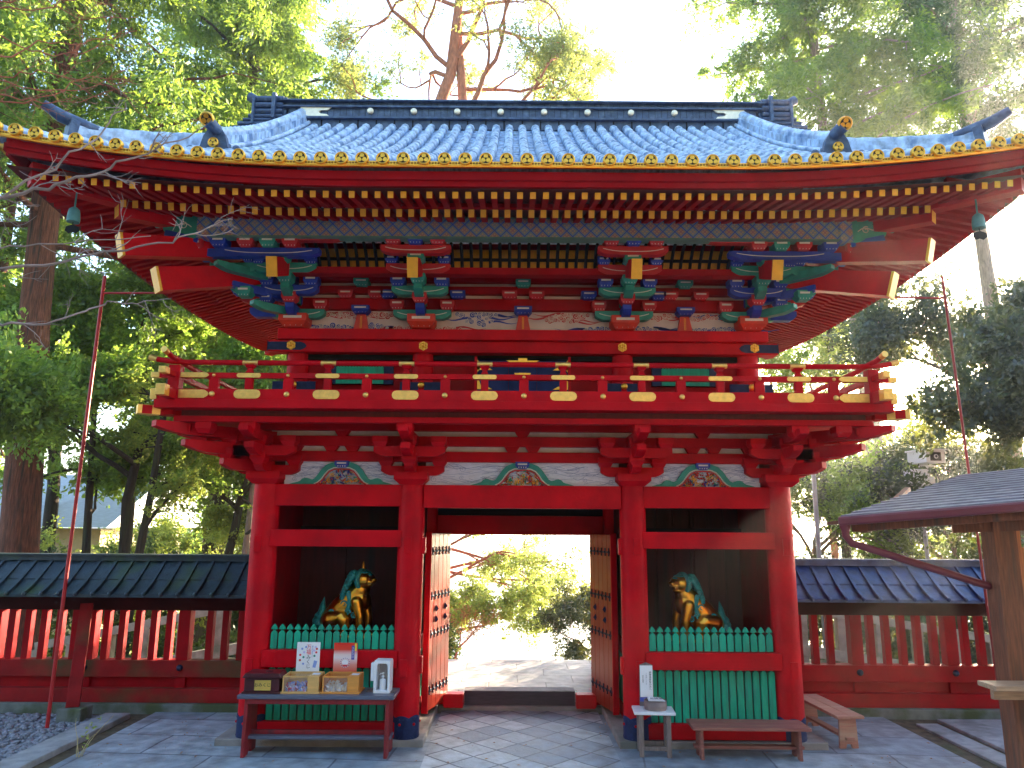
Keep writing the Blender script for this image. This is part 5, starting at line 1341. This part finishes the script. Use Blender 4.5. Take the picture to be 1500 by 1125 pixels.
b = MB(); q0 = rp(.02,-.04); b.tube([q0-Vector((0,0,.04)),q0-Vector((0,0,.16)),q0+Vector((.05,-.01,-.235)),q0+Vector((.16,-.04,-.27)),Vector((PX-.15,PY_+.02,2.06)),Vector((PX+.05,PY_+.14,2.0)),Vector((PX+.05,PY_+.15,.2))],[.036]*7,10); b.lathe([(.03,0),(.05,.06),(.055,.10)],tuple(q0-Vector((0,0,.14))),12); SP(b,'downpipe',BRN)
b = MB(); b.box(PX-.10,PX+.11,PY_-.10,PY_+.10,0,2.72); SP(b,'post',WOODP,.008)
b = MB(); b.box(PX+1.55,PX+1.75,PY_-.6,PY_-.4,0,2.8); SP(b,'post',WOODP,.008)
b = MB(); b.beam((PX-.35,PY_+.12,2.60),(PX+2.2,PY_-1.1,2.74),.13,.15); SP(b,'head_beam',WOODP,.006)
lt = MB(); lt.box(PX-.40,PX+.9,PY_-.36,PY_-.105,1.22,1.26); lt.box(PX-.30,PX+.9,PY_-.16,PY_-.11,1.11,1.219); SP(lt,'shelf',mat('shelf_wood',(.42,.26,.16),.5,var=.25,vs=6,stretch=(1,9,9)),.005)
b = MB(); b.prism([(0,0),(.06,0),(.30,.26),(.30,.34)],(PX-.02,PY_-.105,.88),(0,-1,0),(0,0,1),(.05,0,0)); SP(b,'shelf_bracket',WOODP)
b = MB(); b.box(PX+.13,PX+.18,PY_-.04,PY_+.04,0,2.7); b.box(PX+.185,PX+.9,PY_-.0,PY_+.03,1.18,2.4); SP(b,'wall_board',mat('orange_board',(.5,.16,.06),.5,var=.2,stretch=(8,8,1)))

# ------------------------------------------------------------------ camera post, lamp post, far buildings
t = thing('security_camera','white box camera on a grey pole above the shelter roof','camera',(9.5,8,-.4))
GPL = mat('grey_pole_paint',(.30,.31,.34),.4,.3)
b = MB(); b.tube([(0,0,-1),(0,0,4.25)],.045,10); b.build('pole',GPL,t)
b = MB(); b.box(-.26,.12,-.16,-.05,3.98,4.36); b.box(-.40,-.27,-.14,-.06,4.2,4.32); b.box(-.40,-.27,-.14,-.06,4.02,4.1); b.box(.13,.30,-.10,-.02,4.0,4.18); b.build('junction_box',PLAS,t,.01)
b = MB(); b.tube([(.18,0,4.2),(.18,0,4.45)],.05,10); b.box(.05,.35,-.10,.10,4.42,4.46); b.build('mount',PLAS,t)
b = MB(); b.box(-.05,.43,-.36,.30,4.50,4.78,0); b.box(-.09,.47,-.42,.32,4.785,4.815,0); b.box(.05,.33,-.366,-.3605,4.54,4.74,1); b.lathe([(.05,0),(.05,-.02),(.001,-.02)],(.19,-.367,4.64),14,0,'y'); b.lathe([(.033,0),(.001,-.004)],(.19,-.388,4.64),14,1,'y'); h=b.build('camera_housing',[PLAS,BLK],t,.01); h.rotation_euler=(0,0,R(8))
b = MB(); b.tube([(.1,-.1,4.1),(.28,-.2,3.9),(.36,-.18,4.1),(.30,-.1,4.4)],.012,6); b.build('cable',BLK,t)
t = thing('lamp_post','plain grey metal post just right of the gate, behind the blue fence roof','post',(7.0,8,-.5)); b = MB(); b.tube([(0,0,-.3),(0,0,4.6)],.055,10); b.lathe([(.08,-.3),(.08,.3),(.06,.32)],(0,0,0),12); b.build('post_shaft',GPL,t)
b = MB(); b.lathe([(.062,4.6),(.065,4.64),(.02,4.68),(.001,4.69)],(0,0,0),12); b.build('cap',BLK,t)
BW = mat('far_wall',(.45,.38,.22),.8,var=.1); BR = mat('far_roof',(.33,.38,.45),.5,var=.15,stretch=(1,1,6))
t = thing('low_building','low tan building with a pale grey roof, seen between the trees on the left','building',(-19,18,-3.0))
b = MB(); b.box(-5,5.5,-3,3,-3,5.4); b.build('wall',BW,t)
b = MB(); b.prism([(-3.8,0),(3.8,0),(0,1.9)],(-5.6,0,5.45),(0,1,0),(0,0,1),(11.7,0,0)); b.build('roof',BR,t)
for i in range(4):
    b = MB(); b.box(-4+2.3*i,-2.8+2.3*i,-3.03,-2.99,3.2,4.6); b.build('window',mat('dark_pane_%d'%i,(.03,.04,.05),.2),t)
# stone balustrades on the stairs behind the fences
def balustrade(lab, p0, p1, n):
    t = thing('stone_balustrade',lab,'balustrade',tuple((Vector(p0)+Vector(p1))/2),0,'stone balustrades behind the fence'); o = -(Vector(p0)+Vector(p1))/2
    p0=Vector(p0);p1=Vector(p1); b=MB(); b.beam(p0+Vector((0,0,1.0)),p1+Vector((0,0,1.0)),.16,.16); b.beam(p0+Vector((0,0,.2)),p1+Vector((0,0,.2)),.2,.2); q=b.build('hand_rail',STONEY,t,.01); q.location=o
    for i in range(n):
        c=p0+(p1-p0)*i/(n-1); b=MB(); b.box(c.x-.09,c.x+.09,c.y-.09,c.y+.09,c.z-.5,c.z+.93); q=b.build('baluster_post',STONEY,t,.01); q.location=o
balustrade('mossy stone balustrade sloping down behind the left red fence',(-4.2,5.2,.28),(-9.6,6.0,-.85),8)
balustrade('mossy stone balustrade sloping down behind the right red fence',(4.8,5.6,.15),(10.5,6.4,-.75),8)
b=MB()
# ------------------------------------------------------------------ trees
RNG = np.random.default_rng(11)
def leaves_mesh(name, P, D, size, aspect, mtl):
    N = len(P); D = D/np.maximum(np.linalg.norm(D,axis=1,keepdims=True),1e-6)
    A = RNG.normal(size=(N,3)); Sd = np.cross(D,A); Sd /= np.maximum(np.linalg.norm(Sd,axis=1,keepdims=True),1e-6)
    Nn = np.cross(D,Sd); s = size[:,None]
    V = np.stack([P-D*s*.5, P+Sd*s*aspect*.5+Nn*s*.06, P+D*s*.5, P-Sd*s*aspect*.5+Nn*s*.06],axis=1).reshape(-1,3)
    me = bpy.data.meshes.new(name); me.vertices.add(4*N); me.vertices.foreach_set('co',V.astype(np.float32).ravel())
    me.loops.add(4*N); me.loops.foreach_set('vertex_index',np.arange(4*N,dtype=np.int32))
    me.polygons.add(N); me.polygons.foreach_set('loop_start',np.arange(0,4*N,4,dtype=np.int32)); 
    me.materials.append(mtl); me.update(calc_edges=True); me.validate(); return me
def foliage(name, clumps, n, size, aspect, mtl, parent, droop=0., flat=.75, twigs=14, up=.2, jit=.16):
    C = np.array([c[:3] for c in clumps]); Rr = np.array([c[3] for c in clumps]); k = len(C)
    nt = k*twigs; ci = np.repeat(np.arange(k),twigs)
    d = RNG.normal(size=(nt,3)); d[:,2] = d[:,2]*flat+up; d /= np.linalg.norm(d,axis=1,keepdims=True)
    st = C[ci]+RNG.normal(size=(nt,3))*Rr[ci][:,None]*.22; ln = Rr[ci]*RNG.uniform(.45,1.05,nt)
    ti = RNG.integers(0,nt,n); t = RNG.uniform(.12,1,n)
    P = st[ti]+d[ti]*(ln[ti]*t)[:,None]; P[:,2] -= droop*ln[ti]*t**2
    P += RNG.normal(size=(n,3))*(Rr[ci][ti]*jit*.55)[:,None]
    D = d[ti]+RNG.normal(size=(n,3))*.55; D[:,2] -= droop*1.2
    sz = size*RNG.uniform(.6,1.35,n)
    o = bpy.data.objects.new(name,leaves_mesh(name,P,D,sz,aspect,mtl)); COL.objects.link(o); o.parent = parent; return o
def wander(p, d, L_, n, rr, wob, grav=0.):
    pts = [Vector(p)]; d = Vector(d).normalized()
    for i in range(n):
        d = (d+Vector((rr.gauss(0,wob),rr.gauss(0,wob),rr.gauss(0,wob)+grav))).normalized(); pts.append(pts[-1]+d*L_/n)
    return pts, d
def grow(b, p, d, L_, r, depth, rr, tips, wob=.18, grav=.02, split=3, ang=.75, shrink=.66):
    pts, dd = wander(p,d,L_,5,rr,wob,grav); n = len(pts)
    b.tube(pts,[r*(1-.45*i/(n-1)) for i in range(n)],8 if r>.06 else (6 if r > .03 else 4),0,cap=False)
    if depth == 0: tips.append(tuple(pts[-1])); tips.append(tuple(pts[3])); return
    if depth <= 1: tips.append(tuple(pts[-1]))
    for k in range(split):
        q = pts[-1] if k < 2 else pts[rr.choice((2,3))]
        a = Vector((rr.gauss(0,1),rr.gauss(0,1),rr.gauss(0,.6))); nd = (dd+a.normalized()*ang*rr.uniform(.6,1.2)).normalized()
        grow(b,q,nd,L_*shrink*rr.uniform(.8,1.15),r*.55,depth-1,rr,tips,wob,grav,split,ang,shrink)
def trunk_tube(b, pts, r0, r1, n=14, seed=0):
    pts=[Vector(p) for p in pts]; P=[]; Rd=[]; m=len(pts)-1; rr=random.Random(seed)
    for i in range(m):
        for k in range(4):
            t=k/4; P.append(pts[i].lerp(pts[i+1],t)); 
    P.append(pts[-1]); K=len(P)
    for i in range(K):
        t=i/(K-1); Rd.append((r0+(r1-r0)*t)*(1+.5*max(0,.06-t)*8)*(1+rr.uniform(-.04,.04)))
    b.tube(P,Rd,n)
def broad(label, loc, seed, trunk, r0, crown_r, nleaf, lsize, lm, bark, depth=3, L_=2.0, name='broadleaf_tree', group='trees behind the gate', clump=.92, flat=.8, split=3, aspect=.5, forks=4, rz=0, start=(0,0,1)):
    t = thing(name,label,'tree',loc,rz,group); rr = random.Random(seed); b = MB(); tips=[]
    trunk_tube(b,trunk,r0,r0*.62,12,seed); tr = b.build('trunk',bark,t)
    b = MB(); top = Vector(trunk[-1])
    for k in range(forks):
        a = 6.283*k/forks+rr.uniform(-.5,.5); q = top if k<2 else Vector(trunk[-2]).lerp(top,rr.uniform(.3,.9))
        grow(b,q,(math.cos(a)*.8,math.sin(a)*.8,rr.uniform(.35,1.0)),L_,r0*.45,depth-1,rr,tips,split=split)
    b.build('branches',bark,t)
    foliage('crown',[(x,y,z,clump*rr.uniform(.7,1.25)) for x,y,z in tips],nleaf,lsize,aspect,lm,t,flat=flat)
    return t
def conifer(label, loc, seed, trunk, r0, z0, z1, rb, nleaf, lsize, lm, bark, name='cedar_tree', group='trees behind the gate', droop=.5, nb=34, rz=0, aspect=.34, up=.1, clump=.6, gap=0.):
    t = thing(name,label,'tree',loc,rz,group); rr = random.Random(seed); b = MB()
    trunk_tube(b,trunk,r0,r0*.35,16,seed); b.build('trunk',bark,t); b = MB(); cl=[]
    T=[Vector(p) for p in trunk]
    def at(z):
        for p,q in zip(T,T[1:]):
            if p.z<=z<=q.z: return p.lerp(q,(z-p.z)/(q.z-p.z))
        return T[-1]
    for k in range(nb):
        h = (k+rr.random())/nb; z = z0+(z1-z0)*h; a = k*2.4+rr.uniform(-.4,.4); Lb = rb*(1-.62*h)*rr.uniform(.6,1.15)
        if rr.random()<gap: continue
        p = at(z); pts,dd = wander(p,(math.cos(a),math.sin(a),up),Lb,7,rr,.12,-.03)
        b.tube(pts,[r0*.16*(1-.8*i/7)+.01 for i in range(8)],6,0,cap=False)
        for i in range(2,8):
            for q in range(2):
                off = Vector((rr.gauss(0,.35),rr.gauss(0,.35),rr.uniform(-.3,.15)))*(.5+.12*i)*Lb/3.5
                cl.append((*(pts[i]+off),clump*rr.uniform(.6,1.3)))
                if q==0 and i%2: b.tube([pts[i],pts[i]+off*.6,pts[i]+off],[.02,.014,.006],4,0,cap=False)
    b.build('branches',bark,t)
    foliage('crown',cl,nleaf,lsize,aspect,lm,t,droop=droop,flat=.5,up=0,twigs=9)
    return t

# left side
conifer('giant cedar with thick red-brown trunk at the far left, boughs drooping above the roof corner',(-11.0,7.2,-.4),1,[(.2,0,0),(0,0,2.2),(-.35,0,7.6),(-.6,.1,13),(-.4,.2,19),(-.2,.2,24)],.46,9.5,23,6.8,170000,.155,L_CEDAR,BARK,droop=.6,nb=46,clump=1.0)
conifer('tall cedar with yellow-green boughs behind the roof, between the giant cedar and the pine',(-9.6,14.5,-1.5),2,[(0,0,0),(.1,0,8),(0,0,16),(.1,0,26)],.42,13.0,25,5.6,120000,.18,L_CEDAR,BARKD,droop=.5,nb=40,clump=1.0)
conifer('slender cedar with a bright sunlit trunk touching the left picture edge',(-15.4,11.5,-1.4),3,[(0,0,0),(.1,0,5),(0,0,10),(0,0,17)],.27,6.5,17,3.8,40000,.18,L_CEDAR,BARK,droop=.5,nb=26)
broad('evergreen tree with bright lit leaves under the left eave, behind the thin red pole',(-9.3,8.2,-.5),4,[(0,0,0),(.1,.1,1.8),(.0,.1,3.6),(.2,0,4.8)],.15,0,70000,.13,L_BROAD,BARKD,L_=2.15)
broad('leafy evergreen left of the balcony with two dark forked stems',(-7.3,9.6,-.8),5,[(0,0,0),(-.15,0,1.6),(.1,.1,3.2),(.25,0,4.1)],.14,0,64000,.13,L_BROAD,BARKD,L_=2.0)
broad('dense leafy evergreen filling the gap between the giant cedar and the red pole',(-12.3,10.0,-.8),6,[(0,0,0),(.2,0,2.4),(.1,.1,4.4),(0,0,5.8)],.20,0,56000,.14,L_BROAD,BARKD,L_=2.3)
broad('low evergreen with fine dark leaves against the left outer column',(-5.7,11.8,-1.5),7,[(0,0,0),(.1,0,1.2),(0,0,2.6)],.13,0,40000,.11,L_DARK,BARKG,L_=1.6,group='trees behind the gate')
broad('thin evergreen tree with yellowish leaves below the left balcony corner',(-8.3,12.8,-1.7),8,[(0,0,0),(.15,0,1.8),(-.1,0,3.2)],.13,0,38000,.12,L_YEL,BARKD,L_=1.7)
broad('tall forked evergreen behind the tan building at the left',(-15.5,15.5,-2.2),9,[(0,0,0),(.2,0,3.5),(-.1,0,6.5),(0,0,8.5)],.22,0,56000,.19,L_BROAD,BARKD,L_=3.0)
for i,(x,y,h,lean,lab) in enumerate(((-8.6,7.4,6.5,.25,'dark bare trunk leaning right behind the left fence, nearest the red pole'),(-10.4,9.0,7.5,-.3,'dark slender trunk forking upward beside the giant cedar'),(-6.6,8.6,5.0,.1,'ivy-grown slim trunk behind the left fence near the gate'))):
    t = thing('slim_tree',lab,'tree',(x,y,-.6),0,'slim trunks behind the left fence'); b = MB(); rr = random.Random(i+70); trunk_tube(b,[(0,0,0),(lean*.4,0,h*.3),(lean,.1,h*.6),(lean*1.6,.1,h)],.12,.06,10,i); b.build('trunk',BARKD if i<2 else BARKG,t)
    b = MB(); tips=[]
    for k in range(4): grow(b,(lean*(.6+.25*k),.05,h*(.45+.14*k)),(rr.gauss(0,1),rr.gauss(0,1),.7),1.2,.04,1,rr,tips)
    b.build('branches',BARKD,t); foliage('crown',[(*p,.45) for p in tips],7000,.10,.5,L_BROAD if i else L_YEL,t)
broad('leafy evergreen high behind the left red pole, its crown just under the roof corner',(-11.2,12.0,-1.2),14,[(0,0,0),(.1,0,3.0),(.0,.1,6.4),(.2,0,8.4)],.18,0,64000,.15,L_BROAD,BARKD,L_=2.4)
broad('dense evergreen filling the gap between balcony corner and left eave',(-8.6,14.5,-2.0),15,[(0,0,0),(.1,0,3.0),(.0,.1,5.0),(.2,0,6.6)],.16,0,60000,.15,L_YEL,BARKD,L_=2.3)
# behind the ridge
pt = thing('pine_tree','tall twin-stemmed pine with twisting orange branches rising behind the middle of the roof','tree',(-3.1,12,-1),0,'trees behind the gate'); rr = random.Random(31)
b = MB(); trunk_tube(b,[(0,0,0),(.2,0,7),(.0,0,13),(.2,0,15.6),(.9,.1,18),(1.15,.1,21),(1.0,.1,24)],.30,.12,12,1); trunk_tube(b,[(.4,0,11),(1.05,.2,14),(1.35,.2,16.5),(1.15,.2,19),(1.0,.3,23)],.22,.10,12,2); b.build('trunk',BARKP,pt)
b = MB(); cl = []
for (p,d,L_,r) in (((.5,0,16.6),(-1,.1,.55),2.6,.09),((.1,0,15.0),(-1,0,.35),2.2,.08),((1.2,.2,16.2),(1,.1,.8),3.0,.10),((1.3,.2,15.6),(1,-.2,.18),3.2,.08),((1.1,.1,18.6),(1,0,.7),3.0,.09),((.9,.1,18.2),(-1,0,.6),3.2,.09),((1.1,.1,20.2),(1,.3,.5),2.6,.07),((1.0,.1,20.5),(-1,-.2,.45),2.8,.07),((1.2,.2,17.5),(.9,.3,.1),2.6,.07),((.3,0,15.8),(-.9,.3,.05),3.2,.08),((1.2,.1,14.8),(1,.1,.05),2.4,.07),((0,0,14.4),(-1,.2,.12),2.6,.07),((0,0,13.8),(-1,.2,.30),3.4,.08),((.1,0,16.6),(-1,-.3,.2),3.6,.08),((.9,0,17.8),(-1,.3,.9),3.0,.08),((1.2,.2,14.6),(1,0,.3),3.6,.08),((1.1,0,19.4),(1,0,.25),3.4,.07)):
    tips=[]; grow(b,p,d,L_,r,2,rr,tips,wob=.26,grav=.0,split=3,ang=.8,shrink=.6); cl += [(*q,.72*rr.uniform(.6,1.25)) for q in tips]
b.build('branches',BARKP,pt); foliage('crown',cl,85000,.12,.30,L_PINE,pt,twigs=12,flat=.55,up=.15)
broad('small round-topped tree far behind the right part of the ridge',(4.6,30,2.0),33,[(0,0,0),(0,0,9),(0,0,20.2)],.25,0,9000,.2,L_PINE,BARKP,depth=2,L_=1.1,name='pine_tree')
# right side
conifer('tall conifer with a pale leaning trunk and green crown behind the right roof end',(10.9,12.5,-1.2),41,[(0,0,0),(-.15,0,5),(-.3,0,9),(-.9,0,15),(-1.0,.1,19),(-.8,.1,26)],.30,14.5,25,5.0,110000,.17,L_CEDAR,BARKG,droop=.35,nb=40,clump=.9,name='conifer_tree')
conifer('broad conifer with drooping dark boughs at the top right corner',(16.2,14.5,-1.5),42,[(0,0,0),(0,0,8),(-.2,0,15),(-.2,0,26)],.36,15.0,26,5.4,90000,.18,L_DARK,BARKG,droop=.4,nb=36,clump=.95,gap=.15,name='conifer_tree')
conifer('ivy-covered thin conifer just left of the pale leaning trunk on the right',(10.3,14.0,-1.6),43,[(0,0,0),(0,0,8),(0,0,14)],.17,4.5,13,1.7,7000,.14,L_YEL,BARKD,droop=.2,nb=26,gap=.3,clump=.45,name='conifer_tree')
broad('glossy dark camellia crown filling the right edge under the bright sun',(12.6,7.6,-.6),44,[(0,0,0),(-.1,0,1.5),(0,0,3.0),(.1,0,4.6)],.16,0,78000,.125,L_GLOSS,BARKG,L_=2.3,name='camellia_tree')
broad('glossy dark camellia behind the security camera',(11.1,9.6,-.9),45,[(0,0,0),(0,0,1.4),(.1,0,2.5)],.13,0,52000,.12,L_GLOSS,BARKG,L_=1.9,name='camellia_tree')
broad('high camellia bough with glossy leaves below the right eave tip',(13.6,10.5,-1.0),46,[(0,0,0),(-.1,0,3.0),(-.3,0,6.0),(-.6,0,7.6)],.17,0,56000,.13,L_GLOSS,BARKG,L_=2.1,name='camellia_tree')
broad('light yellow-green tree right of the outer right column',(8.3,11.5,-1.4),47,[(0,0,0),(-.2,0,1.4),(.2,0,2.6),(.0,0,3.4)],.13,0,34000,.11,L_BROAD,BARKG,L_=1.8)
broad('sparse sunlit tree between the right balcony corner and the pale trunk',(10.6,16,-2.2),48,[(0,0,0),(.2,0,4.0),(0,0,9.0)],.15,0,26000,.13,L_YEL,BARKP,L_=2.3,clump=.7)
broad('thin sunlit tree under the right eave, left of the ivy-covered conifer',(8.6,19,-2.6),58,[(0,0,0),(.2,0,3.5),(.1,0,8.6)],.14,0,20000,.14,L_BROAD,BARKP,L_=2.1,clump=.65)
broad('dark low tree behind the blue fence roof near the shelter',(13.4,9.2,-.9),49,[(0,0,0),(0,0,1.6)],.14,0,34000,.11,L_DARK,BARKD,L_=1.6)
# seen through the open gate
broad('bushy tree with yellow-green and orange leaves seen through the left of the open gate',(-1.9,9.2,-2.8),51,[(0,0,0),(.1,0,1.2),(.1,0,2.6)],.09,0,34000,.08,L_YEL,BARKP,L_=1.35,clump=.45,name='bushy_tree')
broad('grey-green shrub seen through the right of the open gate',(2.2,8.8,-2.1),52,[(0,0,0),(0,0,1.0),(0,0,1.5)],.07,0,24000,.075,L_GLOSS,BARKG,L_=1.05,clump=.42,name='bushy_tree')
broad('small orange-leaved maple low in the left of the open gate',(-1.55,7.6,-1.9),53,[(0,0,0),(.05,0,.8),(.1,0,1.4)],.05,0,2000,.06,L_AUT,TWIGR,L_=.75,clump=.3,name='maple_tree')
broad('dark evergreen bush low in the left of the open gate',(-1.9,7.2,-1.9),54,[(0,0,0),(0,0,.7),(0,0,1.2)],.06,0,14000,.07,L_DARK,BARKD,L_=.6,clump=.35,name='bushy_tree')
t = thing('maple_tree','spreading tree reaching thin reddish branches across the open gate view','tree',(-3.4,12.5,-3.7),0,'trees behind the gate'); rr = random.Random(66); b = MB(); trunk_tube(b,[(0,0,0),(.2,0,3),(.6,0,5.6)],.14,.09,10,3); b.build('trunk',BARKP,t); b=MB(); tips=[]
for k,(d,L_) in enumerate((((1,-.1,.10),2.6),((1,.1,.28),2.4),((.9,0,-.05),2.4),((.8,-.3,.5),2.0),((-.6,.3,.6),1.8),((1,-.2,-.15),2.2))): grow(b,(.45+.05*k,0,4.6+.22*k),d,L_,.055,2,rr,tips,wob=.12,grav=0,split=3,ang=.55,shrink=.6)
b.build('branches',TWIGR,t); foliage('crown',[(*q,.42) for q in tips],26000,.075,.5,L_YEL,t)
# shrubs and undergrowth behind the fences, a far wood
def stuff_foliage(name, label, cl, n, size, m, **k):
    o = foliage(name,cl,n,size,.5,m,None,**k); o['kind']='stuff'; o['label']=label; return o
rr = random.Random(8)
stuff_foliage('undergrowth','dense mixed undergrowth behind the left fence',[(rr.uniform(-16,-4.2),rr.uniform(7.2,10.5),rr.uniform(-1.4,1.5),rr.uniform(.5,.9)) for i in range(120)],80000,.11,L_DARK)
stuff_foliage('undergrowth','sunlit undergrowth behind the left fence',[(rr.uniform(-16,-4.0),rr.uniform(8.5,13),rr.uniform(-1.5,2.2),rr.uniform(.4,.8)) for i in range(60)],32000,.10,L_YEL)
stuff_foliage('undergrowth','dense dark undergrowth behind the right fence',[(rr.uniform(4.4,16),rr.uniform(7.0,11),rr.uniform(-1.6,1.7),rr.uniform(.5,.9)) for i in range(170)],110000,.10,L_GLOSS)
stuff_foliage('far_wood','sunlit wood on the slope far behind the left fence',[(rr.uniform(-34,-9),rr.uniform(20,34),rr.uniform(-5,1.8+.0*i)+rr.choice((0,0,2.5)),rr.uniform(1.2,2.2)) for i in range(70)],30000,.30,L_BROAD)
stuff_foliage('far_wood','wood on the slope far behind the right fence',[(rr.uniform(9,36),rr.uniform(22,36),rr.uniform(-5,1.0)+rr.choice((0,0,2)),rr.uniform(1.2,2.2)) for i in range(60)],26000,.30,L_DARK)
rr2 = random.Random(17)
stuff_foliage('hillside_wood','tall dark wood on the hill behind the viewer, facing the gate',[(rr2.uniform(-45,45),rr2.uniform(-34,-22),rr2.uniform(6,25),rr2.uniform(2,3.6)) for i in range(230)],26000,1.15,L_DARK)
# bare tree in front at the left, its trunk out of frame
t = thing('bare_tree','leafless tree reaching thin pale branches into the picture from the left edge','tree',(-5.3,-4.3,0)); rr = random.Random(91); o = Vector((5.3,4.3,0))
b = MB(); trunk_tube(b,[(0,0,0),(.1,0,1.5),(0,0,3.2),(.2,.1,5.4),(.1,.1,7)],.13,.06,10,5); b.build('trunk',BARKG,t)
def limb(b, pts, r0, r1, tw, seed, tl=.35):
    pts=[Vector(p) for p in pts]; P=[]; rr=random.Random(seed)
    for i in range(len(pts)-1):
        for k in range(4): P.append(pts[i].lerp(pts[i+1],k/4)+Vector((rr.gauss(0,.006),rr.gauss(0,.02),rr.gauss(0,.006))))
    P.append(pts[-1]); n=len(P); b.tube(P,[r0+(r1-r0)*i/(n-1) for i in range(n)],6,0,cap=False)
    for k in range(tw):
        i = rr.randrange(3,n-1); d=(P[i+1]-P[i]).normalized(); sg=rr.choice((-1,1)); nd=(d+Vector((0,rr.gauss(0,.3),sg*rr.uniform(.5,1.1)))).normalized(); L2=tl*rr.uniform(.3,1.1)
        q,dd=wander(P[i],nd,L2,5,rr,.2,.02); b.tube(q,[r1*1.1*(1-.6*j/5) for j in range(6)],4,0,cap=False)
        if L2>.15:
            for j in (2,3,4):
                q2,_=wander(q[j],(dd+Vector((rr.gauss(0,.6),rr.gauss(0,.4),rr.gauss(0,.6)))),L2*.45,3,rr,.2); b.tube(q2,[r1*.7,r1*.6,r1*.5,r1*.35],3,0,cap=False)
limb(b,[(0.05,0,4.71),(0.77,-0.10,4.80),(1.32,-0.04,4.93),(1.60,0.02,5.07),(1.87,0.08,5.19),(2.07,0.14,5.31),(2.31,0.20,5.47),(2.61,0.26,5.69)],0.02,0.005,16,5)
limb(b,[(0.05,0,4.70),(0.87,-0.22,4.80),(1.40,-0.16,4.90),(1.73,-0.10,5.16),(1.94,-0.04,5.39),(2.03,0.02,5.60),(2.10,0.08,5.81)],0.014,0.004,10,6)
limb(b,[(0.05,0,4.17),(1.05,-0.34,4.27),(1.57,-0.28,4.31),(1.92,-0.22,4.36),(2.15,-0.16,4.45),(2.41,-0.10,4.54),(2.71,-0.04,4.62),(2.84,0.02,4.75),(3.02,0.08,4.84)],0.014,0.004,14,7)
limb(b,[(0.05,0,3.77),(1.30,-0.46,3.87),(1.71,-0.40,3.87),(1.98,-0.34,3.88),(2.19,-0.28,4.01),(2.32,-0.22,4.09),(2.49,-0.16,4.10),(2.70,-0.10,4.15)],0.012,0.003,8,8)
limb(b,[(0.05,0,4.40),(1.29,-0.58,4.50),(1.72,-0.52,4.37),(2.00,-0.46,4.42),(2.33,-0.40,4.47),(2.63,-0.34,4.53)],0.008,0.003,8,9)
b.build('branches',TWIG,t)
b = MB(); limb(b,[(0.1,0.1,6.26),(0.47,0.10,6.36),(0.92,0.18,6.71),(1.20,0.26,6.78),(1.47,0.34,6.97),(1.69,0.42,6.94)],.009,.0025,12,40); limb(b,[(0.1,0.1,5.56),(0.58,0.10,5.66),(1.04,0.18,5.87),(1.31,0.26,5.95),(1.56,0.34,6.19),(1.90,0.42,6.24)],.009,.0025,12,41); limb(b,[(0.1,0.1,6.32),(0.46,0.10,6.42),(0.91,0.18,6.78),(1.18,0.26,6.90),(1.50,0.34,6.73),(1.92,0.42,6.83)],.009,.0025,12,42); limb(b,[(0.1,0.1,5.68),(0.56,0.10,5.78),(1.00,0.18,6.10),(1.27,0.26,6.20),(1.57,0.34,6.17),(1.97,0.42,6.11)],.009,.0025,12,43); limb(b,[(0.1,0.1,5.60),(0.58,0.10,5.70),(1.01,0.18,6.04),(1.29,0.26,6.03),(1.58,0.34,6.07),(1.88,0.42,6.33)],.009,.0025,12,44); limb(b,[(0.1,0.1,6.01),(0.51,0.10,6.11),(0.95,0.18,6.46),(1.25,0.26,6.37),(1.54,0.34,6.43),(1.85,0.42,6.72)],.009,.0025,12,45); limb(b,[(0.1,0.1,5.57),(0.58,0.10,5.67),(1.03,0.18,5.92),(1.31,0.26,5.92),(1.59,0.34,5.97),(1.90,0.42,6.19)],.009,.0025,12,46); limb(b,[(0.1,0.1,5.88),(0.53,0.10,5.98),(0.98,0.18,6.27),(1.24,0.26,6.45),(1.53,0.34,6.51),(1.93,0.42,6.70)],.009,.0025,12,47); limb(b,[(0.1,0.1,6.46),(0.44,0.10,6.56),(0.91,0.18,6.82),(1.17,0.26,7.02),(1.47,0.34,7.03),(1.78,0.42,7.18)],.009,.0025,12,48)
b.build('twigs',TWIGR,t)
# little dry weeds by the kerb and a leafy sprig
t = thing('dry_weed','thin dry weed stalks growing by the stone kerb in the bottom left corner','plant',(-4.95,-.62,0)); b = MB(); rr = random.Random(12)
for (x,y,h,lx) in ((0,0,.42,-.10),(.02,.02,.50,.16),(.01,-.01,.30,.30),(-.02,.0,.2,-.2)):
    q,_ = wander((x,y,0),(lx*1.6,.1,1),h,6,rr,.08); b.tube(q,[.006,.005,.005,.004,.003,.003,.002],5); 
b.build('stalks',mat('dry_stalk',(.45,.36,.18),.8),t); foliage('leaves',[(.05,0,.2,.12),(.15,0,.35,.1)],26,.05,.4,L_YEL,t)

# thin hazy air, added for the glare around the low sun
b = MB(); b.box(-6100,6100,-120,8100,-72,32); hz = b.build('haze',PAPER,None); hz['kind']='stuff'; hz['label']='thin bright haze added to the air to give the low sun its glare'
hm = bpy.data.materials.new('glare_haze'); hm.use_nodes = True; n = hm.node_tree; n.nodes.clear(); o_ = n.nodes.new('ShaderNodeOutputMaterial'); pv = n.nodes.new('ShaderNodeVolumePrincipled')
pv.inputs['Color'].default_value = (.95,.96,1,1); pv.inputs['Density'].default_value = .0014; pv.inputs['Anisotropy'].default_value = .8; n.links.new(pv.outputs[0],o_.inputs['Volume'])
hz.data.materials.clear(); hz.data.materials.append(hm)
